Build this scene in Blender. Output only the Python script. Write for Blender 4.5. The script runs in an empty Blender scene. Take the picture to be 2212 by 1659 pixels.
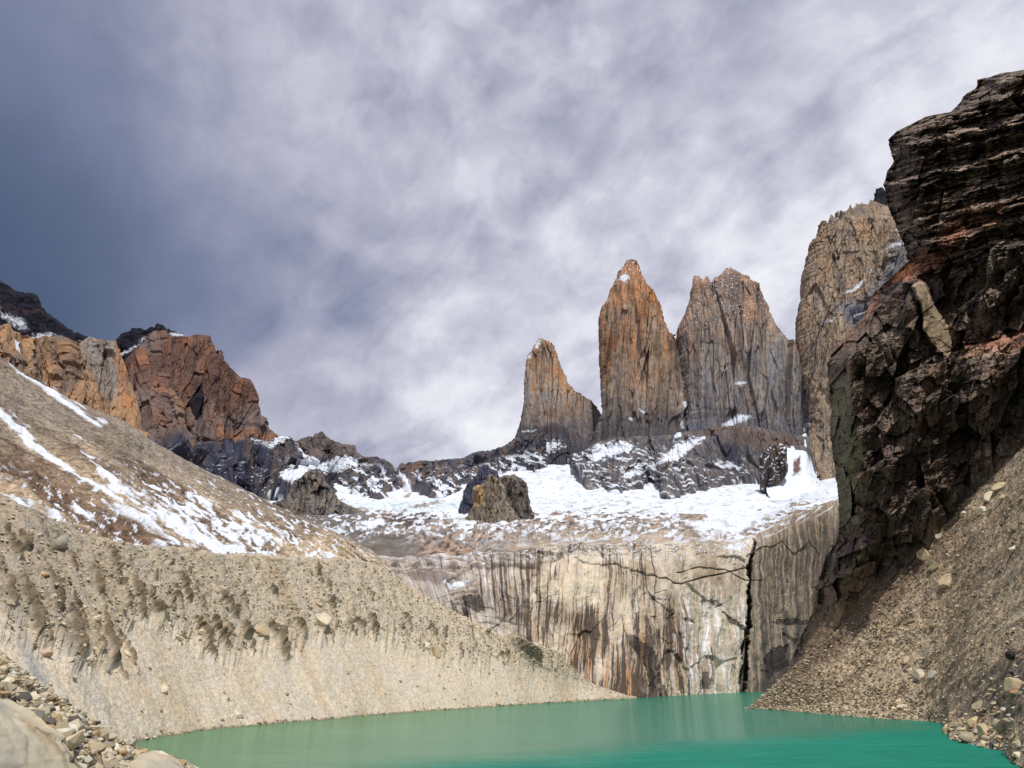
import bpy, bmesh, math, random
import numpy as np
F32 = np.float32
C = bpy.context.scene.collection
scn = bpy.context.scene

# ------------------------------------------------------------------ camera
H = 15.0                      # eye height above the lake (m)
HOR = 1462.0                  # horizon row in a 2212 x 1659 copy of the photo
FV = 1467.8
PITCH = math.atan((HOR - 829.5) / FV)
CP, SP = math.cos(PITCH), math.sin(PITCH)
cam = bpy.data.cameras.new('camera'); camo = bpy.data.objects.new('camera', cam); C.objects.link(camo)
camo.location = (0, 0, H); camo.rotation_euler = (math.pi / 2 + PITCH, 0, 0)
cam.sensor_width = 36.0; cam.lens = 36.0 * FV / 2212.0
cam.clip_start = 0.1; cam.clip_end = 30000
scn.camera = camo

# ------------------------------------------------------------------ light
SUN = np.array([0.12, -0.62, 1.03]); SUN = SUN / np.linalg.norm(SUN)
sl = bpy.data.lights.new('sun', 'SUN'); sl.energy = 3.9; sl.angle = math.radians(0.5); sl.color = (1.0, 0.975, 0.93)
so = bpy.data.objects.new('sun', sl); C.objects.link(so); so.location = (0, 0, 900)
so.rotation_euler = (math.acos(SUN[2]), 0, math.atan2(SUN[1], SUN[0]) + math.pi / 2)
scn.view_settings.view_transform = 'Standard'; scn.view_settings.look = 'None'
scn.view_settings.exposure = 0.0; scn.view_settings.gamma = 1.0
scn.view_settings.use_curve_mapping = False
scn.cycles.use_denoising = True
scn.cycles.max_bounces = 6

class NT:
    """tiny helper to write node graphs as expressions"""
    def __init__(s, nt): s.nt = nt; s.n = nt.nodes; s.l = nt.links
    def put(s, sock, v):
        if hasattr(v, 'links') or isinstance(v, bpy.types.NodeSocket): s.l.new(v, sock)
        elif v is not None:
            try: sock.default_value = v
            except Exception: sock.default_value = (*v, 1.0)
    def m(s, op, a, b=None, c=None, clamp=False):
        n = s.n.new('ShaderNodeMath'); n.operation = op; n.use_clamp = clamp
        s.put(n.inputs[0], a)
        if b is not None: s.put(n.inputs[1], b)
        if c is not None: s.put(n.inputs[2], c)
        return n.outputs[0]
    def v(s, op, a, b=None, scale=None):
        n = s.n.new('ShaderNodeVectorMath'); n.operation = op
        s.put(n.inputs[0], a)
        if b is not None: s.put(n.inputs[1], b)
        if scale is not None: s.put(n.inputs['Scale'], scale)
        return n.outputs['Value'] if op in ('DOT_PRODUCT', 'LENGTH', 'DISTANCE') else n.outputs[0]
    def noise(s, vec, scale, detail=4, rough=0.55, dist=0.0, out=0, lac=2.0):
        n = s.n.new('ShaderNodeTexNoise'); s.put(n.inputs['Vector'], vec)
        n.inputs['Scale'].default_value = scale; n.inputs['Detail'].default_value = detail
        n.inputs['Roughness'].default_value = rough; n.inputs['Distortion'].default_value = dist
        n.inputs['Lacunarity'].default_value = lac
        return n.outputs[out]
    def vor(s, vec, scale, feature='F1', out='Distance', rnd=1.0):
        n = s.n.new('ShaderNodeTexVoronoi'); n.feature = feature; s.put(n.inputs['Vector'], vec)
        n.inputs['Scale'].default_value = scale; n.inputs['Randomness'].default_value = rnd
        return n.outputs[out]
    def ramp(s, f, pts, interp='LINEAR'):
        n = s.n.new('ShaderNodeValToRGB'); n.color_ramp.interpolation = interp
        e = n.color_ramp.elements
        while len(e) < len(pts): e.new(0.5)
        for k, (p, c) in enumerate(pts):
            e[k].position = p; e[k].color = (*c, 1) if hasattr(c, '__len__') else (c, c, c, 1)
        s.put(n.inputs[0], f); return n.outputs[0]
    def rng(s, f, a, b, c=0.0, d=1.0, smooth=True):
        n = s.n.new('ShaderNodeMapRange'); n.interpolation_type = 'SMOOTHSTEP' if smooth else 'LINEAR'
        s.put(n.inputs[0], f)
        for k, q in enumerate((a, b, c, d)): n.inputs[k + 1].default_value = q
        return n.outputs[0]
    def mix(s, f, a, b, blend='MIX'):
        n = s.n.new('ShaderNodeMix'); n.data_type = 'RGBA'; n.blend_type = blend; n.clamp_factor = True
        s.put(n.inputs[0], f); s.put(n.inputs[6], a); s.put(n.inputs[7], b)
        return n.outputs[2]

def raydir(vx, vy):
    xc = np.asarray(vx, float) - 1106.0; yc = 829.5 - np.asarray(vy, float)
    return np.stack([xc, FV * CP - yc * SP, FV * SP + yc * CP], -1)
def at(vx, vy, Y):
    """point seen at photo position (vx, vy) standing Y metres ahead"""
    d = raydir(vx, vy); k = np.asarray(Y, float) / d[..., 1]
    return d * k[..., None] + np.array([0, 0, H])
def lakeY(vy):
    d = raydir(0.0, vy); return -H * d[..., 1] / d[..., 2]
def proj(P):
    x, y, z = P[..., 0], P[..., 1], P[..., 2] - H
    dep = y * CP + z * SP; up = -y * SP + z * CP
    return 1106 + FV * x / dep, 829.5 - FV * up / dep

# ------------------------------------------------------------------ sky
def build_world():
    w = bpy.data.worlds.new('World'); scn.world = w; w.use_nodes = True
    N = NT(w.node_tree); N.n.clear()
    out = N.n.new('ShaderNodeOutputWorld'); bg = N.n.new('ShaderNodeBackground')
    sky = N.n.new('ShaderNodeTexSky'); sky.sky_type = 'NISHITA'; sky.sun_disc = False
    sky.sun_elevation = math.asin(SUN[2]); sky.sun_rotation = math.atan2(SUN[0], SUN[1])
    clear = N.v('SCALE', sky.outputs[0], scale=0.10)
    tc = N.n.new('ShaderNodeTexCoord').outputs['Generated']
    D = N.v('NORMALIZE', tc)
    # billow warp of the direction
    w1 = N.v('SUBTRACT', N.noise(D, 3.2, 5, 0.55, out=1), (0.5, 0.5, 0.5))
    Dw = N.v('NORMALIZE', N.v('ADD', D, N.v('SCALE', w1, scale=0.19)))
    # broad light and dark masses of the cloud deck, each a direction in the sky
    B = [(0,0,.22),(0,250,.15),(0,480,.09),(60,640,.055),(250,600,.10),(200,420,.15),(200,150,.28),(430,80,.38),(420,380,.35),(430,620,.26),
         (620,250,.52),(640,520,.36),(640,760,.34),(740,110,.56),(850,420,.52),(800,640,.40),(800,820,.5),(980,640,.46),
         (1000,100,.68),(1010,300,.60),(1150,520,.66),(1080,560,.62),(1060,430,.66),(1000,950,.76),(1100,700,.50),(900,950,.74),(1200,830,.72),(700,900,.6),(1050,880,.70),(1250,180,.74),(1300,60,.66),(1500,40,.66),
         (1300,420,.60),(1400,400,.45),(1400,600,.78),(1560,540,.74),(1690,640,.86),(1450,690,.8),(1550,300,.60),(1480,480,.62),(1640,90,.38),(1520,170,.40),(1640,200,.38),(1380,260,.62),(1300,230,.66),
         (1680,440,.90),(1800,300,.74),(1640,540,.86),(1900,150,.78),(2000,110,.84),(1830,380,.60),(1750,40,.50),(2050,60,.84),(2150,150,.72),(1900,40,.60),(1800,480,.62),(1000,1020,.84),(950,900,.80),(880,800,.62),(1050,960,.84),(620,900,.33)]
    sw = sl_ = None
    for vx, vy, L in B:
        d = raydir(vx, vy); d = d / np.linalg.norm(d)
        e = N.m('SUBTRACT', N.v('DOT_PRODUCT', Dw, tuple(d)), 1.0)
        g = N.m('EXPONENT', N.m('MULTIPLY', e, 200.0))
        sw = g if sw is None else N.m('ADD', sw, g)
        gl = N.m('MULTIPLY', g, L); sl_ = gl if sl_ is None else N.m('ADD', sl_, gl)
    sw = N.m('ADD', sw, 2e-5); sl_ = N.m('ADD', sl_, 2e-5 * 0.46)
    L = N.m('DIVIDE', sl_, sw)
    # cloud deck plane coordinates: streaks run from lower left to upper right
    sx = N.n.new('ShaderNodeSeparateXYZ'); N.put(sx.inputs[0], D)
    zz = N.m('ADD', N.m('MAXIMUM', sx.outputs[2], 0.0), 0.22)
    cx = N.m('DIVIDE', sx.outputs[0], zz); cy = N.m('DIVIDE', sx.outputs[1], zz)
    cb = N.n.new('ShaderNodeCombineXYZ'); N.put(cb.inputs[0], cx); N.put(cb.inputs[1], cy)
    mp = N.n.new('ShaderNodeVectorRotate'); mp.rotation_type = 'Z_AXIS'; mp.inputs['Angle'].default_value = math.radians(58)
    N.put(mp.inputs['Vector'], cb.outputs[0]); mpo = N.v('MULTIPLY', mp.outputs[0], (1.0, 3.4, 1.0))
    n1 = N.noise(N.v('ADD', mpo, N.v('SCALE', w1, scale=0.9)), 1.7, 8, 0.58, 0.35)
    q2 = N.v('ADD', cb.outputs[0], N.v('SCALE', N.noise(cb.outputs[0], 2.0, 3, 0.5, out=1), scale=0.9))
    n2 = N.noise(q2, 2.4, 8, 0.5, 0.3)
    n3 = N.noise(N.v('MULTIPLY', Dw, (1.0, 1.0, 1.7)), 7.0, 6, 0.5, 0.15)
    f = N.m('ADD', N.m('MULTIPLY', N.m('SUBTRACT', n1, 0.5), 1.05), N.m('MULTIPLY', N.m('SUBTRACT', n2, 0.5), 0.5))
    f = N.m('ADD', f, N.m('MULTIPLY', N.m('SUBTRACT', n3, 0.5), 0.9))
    n4 = N.noise(N.v('ADD', D, N.v('SCALE', w1, scale=0.10)), 17.0, 5, 0.5, 0.1)
    f = N.m('ADD', f, N.m('MULTIPLY', N.m('SUBTRACT', n4, 0.5), 0.55))
    # the dark western deck is smooth; the broken cloud carries the texture
    amp = N.rng(L, 0.10, 0.5, 0.15, 1.15)
    L2 = N.m('MULTIPLY', L, N.m('ADD', 0.99, N.m('MULTIPLY', f, amp)))
    col = N.ramp(L2, [(0.0, (.030, .055, .11)), (0.07, (.062, .098, .175)), (0.16, (.13, .165, .27)), (0.30, (.25, .28, .405)),
                      (0.48, (.43, .435, .55)), (0.66, (.61, .615, .72)), (0.82, (.79, .80, .88)), (1.0, (.93, .94, .97))])
    up = N.rng(sx.outputs[2], -0.05, 0.02, 0.0, 1.0)
    cov = N.m('MULTIPLY', up, 0.97)
    mixed = N.mix(cov, clear, col)
    N.put(bg.inputs[0], mixed); bg.inputs[1].default_value = 1.0
    N.l.new(bg.outputs[0], out.inputs[0])
build_world()

# ------------------------------------------------------------------ numpy noise
_r = np.random.RandomState(7)
PERM = _r.permutation(256).astype(np.int32); PERM = np.concatenate([PERM, PERM])
_g = _r.normal(size=(256, 3)); GRAD = (_g / np.linalg.norm(_g, axis=1)[:, None]).astype(F32)
def perlin(p, seed=0):
    sh = p.shape[:-1]; p = np.ascontiguousarray(p.reshape(-1, 3), F32) + F32(seed * 17.31 + 1000.5)
    i = np.floor(p).astype(np.int32); f = p - i; i &= 255
    u = f * f * f * (f * (f * 6 - 15) + 10)
    res = None
    def corner(dx, dy, dz):
        h = PERM[PERM[PERM[(i[:, 0] + dx) & 255] + ((i[:, 1] + dy) & 255)] + ((i[:, 2] + dz) & 255)]
        g = GRAD[h]
        return g[:, 0] * (f[:, 0] - dx) + g[:, 1] * (f[:, 1] - dy) + g[:, 2] * (f[:, 2] - dz)
    L = lambda a, b, t: a + (b - a) * t
    x = L(L(L(corner(0,0,0), corner(1,0,0), u[:,0]), L(corner(0,1,0), corner(1,1,0), u[:,0]), u[:,1]),
          L(L(corner(0,0,1), corner(1,0,1), u[:,0]), L(corner(0,1,1), corner(1,1,1), u[:,0]), u[:,1]), u[:,2])
    return (x * 1.6).reshape(sh)
def fbm(p, o=4, seed=0, gain=0.5, lac=2.03):
    a = 1.0; s = 0; t = 0; q = p.astype(F32)
    for k in range(o):
        s = s + a * perlin(q, seed + k * 3); t += a; a *= gain; q = q * F32(lac)
    return s / t * 1.6
def ridged(p, o=4, seed=0, gain=0.55, lac=2.1):
    a = 1.0; s = 0; t = 0; q = p.astype(F32)
    for k in range(o):
        s = s + a * (1 - 2.2 * np.abs(perlin(q, seed + k * 3))); t += a; a *= gain; q = q * F32(lac)
    return s / t
_fr = np.random.RandomState(99); FTAB = _fr.uniform(-1, 1, (1024, 5)).astype(F32)
def facet(x, y, seed=0, tilt=1.1, warp=.10):
    """broken rock: every cell of a jittered lattice is its own tilted plane; returns (height, cell value, joint distance)"""
    x = np.asarray(x, float); y = np.asarray(y, float); w = V3(x * .9 + seed, y * .9)
    x = x + warp * fbm(w, 2, seed + 50); y = y + warp * fbm(w, 2, seed + 57)
    ix = np.floor(x).astype(np.int64); iy = np.floor(y).astype(np.int64)
    b1 = np.full(x.shape, 9e9); b2 = b1.copy(); h = np.zeros(x.shape); c = h.copy()
    for dx in (-1, 0, 1):
        for dy in (-1, 0, 1):
            cx, cy = ix + dx, iy + dy; k = ((cx * 73856093) ^ (cy * 19349663) ^ (seed * 83492791)) % 1021
            t = FTAB[k]; ux = x - cx - .5 - .48 * t[..., 0]; uy = y - cy - .5 - .48 * t[..., 1]; d = ux * ux + uy * uy
            near = d < b1; b2 = np.where(near, b1, np.minimum(b2, d)); b1 = np.where(near, d, b1)
            h = np.where(near, .45 * t[..., 2] + tilt * (t[..., 3] * ux + t[..., 4] * uy), h); c = np.where(near, t[..., 2], c)
    return h, c, np.sqrt(b2) - np.sqrt(b1)
def facets(x, y, scales, seed=0, **kw):
    """sum of several facet layers: scales = (sx, sy, amplitude); also a tone field"""
    H_ = 0; T_ = 0
    for k, (sx, sy, a) in enumerate(scales):
        h, c, e = facet(x / sx, y / sy, seed + 7 * k, **kw); H_ = H_ + a * h; T_ = T_ + c * (.6 ** k) - .8 * (.7 ** k) * (e < .05)
    return H_, T_
def sst(a, b, x):
    t = np.clip((x - a) / (b - a), 0, 1); return t * t * (3 - 2 * t)
def S3(p, sx, sy, sz): return p * np.array([sx, sy, sz])
def V3(a, b, c=0.0): 
    a, b = np.broadcast_arrays(a, b); return np.stack([a, b, np.full(a.shape, c)], -1)

def pdist(X, Y, poly, closed=True):
    """signed distance (inside > 0) to a polygon, or minus the distance to an open line"""
    best = np.full(X.shape, 1e9); ins = np.zeros(X.shape, bool); n = len(poly)
    for k in range(n if closed else n - 1):
        x0, y0 = poly[k]; x1, y1 = poly[(k + 1) % n]
        dx, dy = x1 - x0, y1 - y0; q = dx * dx + dy * dy + 1e-9
        t = np.clip(((X - x0) * dx + (Y - y0) * dy) / q, 0, 1)
        best = np.minimum(best, (X - x0 - t * dx) ** 2 + (Y - y0 - t * dy) ** 2)
        if closed and y0 != y1:
            c = ((y0 > Y) != (y1 > Y)) & (X < dx * (Y - y0) / dy + x0); ins ^= c
    d = np.sqrt(best)
    return np.where(ins, d, -d) if closed else -d
def pmask(vx, vy, poly, soft=3.0, warp=None, closed=True, w=0.0):
    d = pdist(vx, vy, poly, closed) + w
    if warp is not None: d = d + warp
    return sst(-soft, soft, d)

def A(r, g, b, k=0.82):
    """albedo of a surface that reads as this sRGB colour in the photo's sun"""
    c = np.array([r, g, b]) / 255.0
    c = np.where(c <= .04045, c / 12.92, ((c + .055) / 1.055) ** 2.4) * k
    g = c @ np.array([.25, .6, .15])
    return g + (c - g) * 0.80
def lerp(col, target, m):
    return col + (np.asarray(target) - col) * m[..., None]

# ------------------------------------------------------------------ mesh building
def set_smooth(me, smooth):
    me.polygons.foreach_set('use_smooth', np.full(len(me.polygons), smooth))
def raw_mesh(name, verts, faces, col=None, snow=None, smooth=False):
    """faces: (n, k) int array"""
    me = bpy.data.meshes.new(name); k = faces.shape[1]
    me.vertices.add(len(verts)); me.vertices.foreach_set('co', np.ascontiguousarray(verts, F32).ravel())
    me.loops.add(faces.size); me.loops.foreach_set('vertex_index', np.ascontiguousarray(faces, np.int32).ravel())
    me.polygons.add(len(faces)); me.polygons.foreach_set('loop_start', np.arange(0, faces.size, k, dtype=np.int32))
    me.update(calc_edges=True)
    if col is not None:
        a = me.color_attributes.new('Col', 'FLOAT_COLOR', 'POINT')
        c4 = np.ones((len(verts), 4), F32); c4[:, :3] = col.reshape(-1, 3)
        if snow is not None: c4[:, 3] = 1 - snow.ravel()
        a.data.foreach_set('color', c4.ravel())
    set_smooth(me, smooth)
    return me
def link(name, me, mat=None, parent=None, **props):
    o = bpy.data.objects.new(name, me); C.objects.link(o)
    if mat: me.materials.append(mat)
    if parent: o.parent = parent
    for k, v in props.items(): o[k] = v
    return o
def grid_faces(nv, nu):
    i = np.arange(nv * nu).reshape(nv, nu)
    return np.stack([i[:-1, :-1], i[:-1, 1:], i[1:, 1:], i[1:, :-1]], -1).reshape(-1, 4)
def grid_obj(name, P, col, mat, snow=None, smooth=False, flip=False, **props):
    f = grid_faces(P.shape[0], P.shape[1])
    if flip: f = f[:, ::-1]
    me = raw_mesh(name, P.reshape(-1, 3), f, np.clip(col, 0.004, 0.9), snow, smooth)
    return link(name, me, mat, **props)
def normals(P):
    du = np.gradient(P, axis=1); dv = np.gradient(P, axis=0)
    n = np.cross(du, dv); n /= (np.linalg.norm(n, axis=-1, keepdims=True) + 1e-9)
    s = np.sign(np.sum(n * (np.array([0, 0, H]) - P), -1, keepdims=True).mean())
    return n * (s if s != 0 else 1)
def line(pts, xs, jag=None):
    """a surveyed line resampled at columns xs; jag roughens its height (in photo px)"""
    a = np.array(pts, float); vy = np.interp(xs, a[:, 0], a[:, 1]); Y = np.interp(xs, a[:, 0], a[:, 2])
    if jag is not None: vy = vy + jag
    return at(xs, vy, Y)
def loft(rows, counts, smooth=False):
    rows = [np.asarray(r) for r in rows]; out = []
    n = len(rows)
    for k in range(n - 1):
        t = np.linspace(0, 1, counts[k], endpoint=(k == n - 2))[:, None, None]
        if smooth:
            a = rows[max(k - 1, 0)]; b = rows[k]; c = rows[k + 1]; d = rows[min(k + 2, n - 1)]
            out.append(b + 0.5 * t * ((c - a) + t * (2 * a - 5 * b + 4 * c - d + t * (3 * (b - c) + d - a))))
        else: out.append(rows[k] + (rows[k + 1] - rows[k]) * t)
    return np.concatenate(out, 0)

# ------------------------------------------------------------------ materials
def rock_material(name, scale=0.2, stretch=(1, 1, 1), var=0.5, bump=0.6, bdist=1.0, grain=None, gvar=0.5, rough=0.9, crack=0.0, cstretch=None):
    m = bpy.data.materials.new(name); m.use_nodes = True
    N = NT(m.node_tree); N.n.clear()
    out = N.n.new('ShaderNodeOutputMaterial'); b = N.n.new('ShaderNodeBsdfPrincipled')
    at_ = N.n.new('ShaderNodeAttribute'); at_.attribute_name = 'Col'
    tc = N.n.new('ShaderNodeTexCoord').outputs['Object']
    q = N.v('MULTIPLY', tc, stretch)
    n1 = N.noise(q, scale, 8, 0.62)
    n2 = N.noise(tc, scale * 0.35, 5, 0.6)
    rockiness = at_.outputs['Alpha']
    v = N.m('ADD', N.m('MULTIPLY', N.m('SUBTRACT', n1, 0.5), 2.0 * var), N.m('MULTIPLY', N.m('SUBTRACT', n2, 0.5), 1.1 * var))
    h = n1
    if grain:
        g1 = N.vor(tc, grain, out='Color'); sg = N.n.new('ShaderNodeSeparateColor'); N.put(sg.inputs[0], g1)
        gd = N.vor(tc, grain, out='Distance')
        big = N.vor(tc, grain * 0.37, out='Color'); sb = N.n.new('ShaderNodeSeparateColor'); N.put(sb.inputs[0], big)
        v = N.m('ADD', v, N.m('MULTIPLY', N.m('SUBTRACT', sg.outputs[0], 0.5), gvar))
        v = N.m('ADD', v, N.m('MULTIPLY', N.m('SUBTRACT', sb.outputs[0], 0.5), gvar * 0.8))
        h = N.m('SUBTRACT', N.m('MULTIPLY', h, 0.6), gd)
    if crack:
        qc = N.v('MULTIPLY', N.v('ADD', tc, N.v('SCALE', N.noise(tc, scale * 0.6, 4, 0.6, out=1), scale=3.0 / scale * 0.35)), cstretch or stretch)
        cd = N.vor(qc, scale * 0.45, feature='DISTANCE_TO_EDGE')
        cl = N.rng(cd, 0.0, 0.07, 1.0, 0.0)
        v = N.m('SUBTRACT', v, N.m('MULTIPLY', cl, crack)); h = N.m('SUBTRACT', h, N.m('MULTIPLY', cl, 0.5))
    v = N.m('MULTIPLY', v, N.m('ADD', 0.06, N.m('MULTIPLY', rockiness, 0.94)))
    f = N.m('MAXIMUM', N.m('ADD', 1.0, v), 0.18)
    col = N.v('SCALE', at_.outputs['Color'], scale=f)
    # slight warm / cool drift over the rock
    tint = N.noise(tc, scale * 0.6, 4, 0.6)
    tr = N.ramp(tint, [(0.3, (0.94, 0.98, 1.06)), (0.5, (1, 1, 1)), (0.7, (1.06, 1.0, 0.93))])
    col = N.mix(N.m('MULTIPLY', rockiness, 0.9), col, N.v('MULTIPLY', col, tr))
    N.put(b.inputs['Base Color'], col)
    b.inputs['Roughness'].default_value = rough
    b.inputs['Specular IOR Level'].default_value = 0.2
    bp = N.n.new('ShaderNodeBump'); N.put(bp.inputs['Height'], N.m('MULTIPLY', h, N.m('ADD', 0.15, N.m('MULTIPLY', rockiness, 0.85))))
    bp.inputs['Strength'].default_value = bump; bp.inputs['Distance'].default_value = bdist
    N.l.new(bp.outputs[0], b.inputs['Normal'])
    N.l.new(b.outputs[0], out.inputs[0])
    return m

MAT = dict(
    tower=rock_material('tower_granite', 0.04, (1, 1, 0.11), 0.5, 0.45, 9.0, crack=0.14, cstretch=(1, 1, 0.3)),
    massif=rock_material('massif_granite', 0.035, (1, 1, 0.4), 0.6, 0.6, 12.0, crack=0.14, cstretch=(1, 1, 0.4)),
    ridge=rock_material('ridge_rock', 0.04, (1, 1, 0.6), 0.6, 0.8, 8.0),
    shelf=rock_material('snow_and_slab', 0.06, (1, 0.5, 2.0), 1.0, 0.7, 4.0),
    wall=rock_material('wall_granite', 0.14, (1, 1, 0.09), 0.55, 0.7, 2.5, crack=0.0),
    cliff=rock_material('cliff_slate', 0.09, (0.8, 0.8, 0.9), 0.6, 0.35, 2.0, crack=0.3, cstretch=(0.8, 0.8, 0.8)),
    brown=rock_material('slope_debris', 0.10, (1, 1, 1), 0.25, 0.5, 1.5, grain=0.5, gvar=0.75),
    moraine=rock_material('moraine_till', 0.25, (1, 1, 1), 0.14, 0.4, 0.4, grain=2.2, gvar=0.30),
    talus=rock_material('talus_scree', 0.25, (1, 1, 1), 0.3, 0.45, 0.5, grain=1.3, gvar=0.7),
    near=rock_material('shore_rubble', 1.2, (1, 1, 1), 0.5, 0.8, 0.08, grain=7.0, gvar=0.9),
    slab=rock_material('pale_granite', 0.8, (1, 1, 1), 0.22, 0.35, 0.12),
    stone=rock_material('stone', 1.6, (1, 1, 1), 0.35, 0.5, 0.12),
    boulder=rock_material('boulder_rock', 0.5, (1, 1, 1), 0.3, 0.5, 0.4),
)
SNOW = np.array([0.64, 0.675, 0.73])
# ================================================================== TERRAIN
PATCH = {}
def cols(x0, x1, step): return np.linspace(x0, x1, int((x1 - x0) / step) + 1)

# ---------------- base ground, far beyond everything
def ground():
    me = raw_mesh('ground', np.array([[-9000, -3000, -12], [9000, -3000, -12], [9000, 15000, -12], [-9000, 15000, -12]], float),
                  np.array([[0, 1, 2, 3]]), np.tile(A(140, 125, 100), (4, 1)))
    link('ground', me, MAT['moraine'], kind='structure')
ground()

# ---------------- lake
def lake():
    m = bpy.data.materials.new('lake_water'); m.use_nodes = True
    N = NT(m.node_tree); N.n.clear()
    out = N.n.new('ShaderNodeOutputMaterial')
    tc = N.n.new('ShaderNodeTexCoord').outputs['Object']
    big = N.noise(tc, 0.02, 3, 0.5)
    # silty glacial water: strong body colour under a clear surface
    body = N.n.new('ShaderNodeBsdfDiffuse')
    sx = N.n.new('ShaderNodeSeparateXYZ'); N.put(sx.inputs[0], tc)
    # the ruffled, wind-touched belt ends along a line across the lake
    edge = N.m('ADD', N.m('SUBTRACT', sx.outputs[1], N.m('MULTIPLY', sx.outputs[0], 0.75)), N.m('MULTIPLY', N.m('SUBTRACT', big, 0.5), 60.0))
    calm = N.rng(edge, 130.0, 175.0, 0.0, 1.0)
    silt_refl = N.mix(N.rng(sx.outputs[0], -60, 60, 0.0, 1.0), (0.075, 0.215, 0.085, 1), (0.006, 0.18, 0.11, 1))  # khaki left end: moraine reflection mixed into the silty body colour
    wv = N.noise(N.v('MULTIPLY', tc, (0.30, 1.0, 1)), 0.22, 8, 0.78); wv2 = N.noise(N.v('MULTIPLY', tc, (0.25, 1.0, 1)), 0.03, 4, 0.6)
    wf = N.m('ADD', 0.12, N.m('ADD', N.m('MULTIPLY', wv, 1.2), N.m('MULTIPLY', wv2, 0.55)))  # light and dark of the ripples scaled into the body colour
    N.put(body.inputs[0], N.v('SCALE', N.mix(calm, (0.012, 0.185, 0.125, 1), silt_refl), scale=wf))
    gl = N.n.new('ShaderNodeBsdfGlossy'); gl.inputs['Roughness'].default_value = 0.10
    N.put(gl.inputs['Roughness'], N.m('ADD', 0.30, N.m('MULTIPLY', calm, -0.21)))
    gl.inputs[0].default_value = (0.85, 0.95, 0.9, 1)
    rip = N.noise(N.v('MULTIPLY', tc, (0.6, 1.6, 1)), 0.7, 4, 0.65)
    rip2 = N.noise(N.v('MULTIPLY', tc, (0.35, 1.2, 1)), 0.22, 6, 0.7)
    bp = N.n.new('ShaderNodeBump'); N.put(bp.inputs['Height'], N.m('ADD', rip, N.m('MULTIPLY', rip2, 3.5)))
    bp.inputs['Strength'].default_value = 0.7; bp.inputs['Distance'].default_value = 0.35
    N.l.new(bp.outputs[0], gl.inputs['Normal'])
    N.l.new(bp.outputs[0], body.inputs['Normal'])
    fac = N.m('ADD', 0.07, N.m('MULTIPLY', calm, 0.38))
    ms = N.n.new('ShaderNodeMixShader'); N.put(ms.inputs[0], fac)
    N.l.new(body.outputs[0], ms.inputs[1]); N.l.new(gl.outputs[0], ms.inputs[2]); N.l.new(ms.outputs[0], out.inputs[0])
    nx, ny = 60, 80
    X, Y = np.meshgrid(np.linspace(-400, 600, nx), np.linspace(-60, 1100, ny))
    P = np.stack([X, Y, np.zeros_like(X)], -1)
    me = raw_mesh('lake', P.reshape(-1, 3), grid_faces(ny, nx), None, smooth=True)
    link('lake', me, m, kind='structure')
lake()

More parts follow.
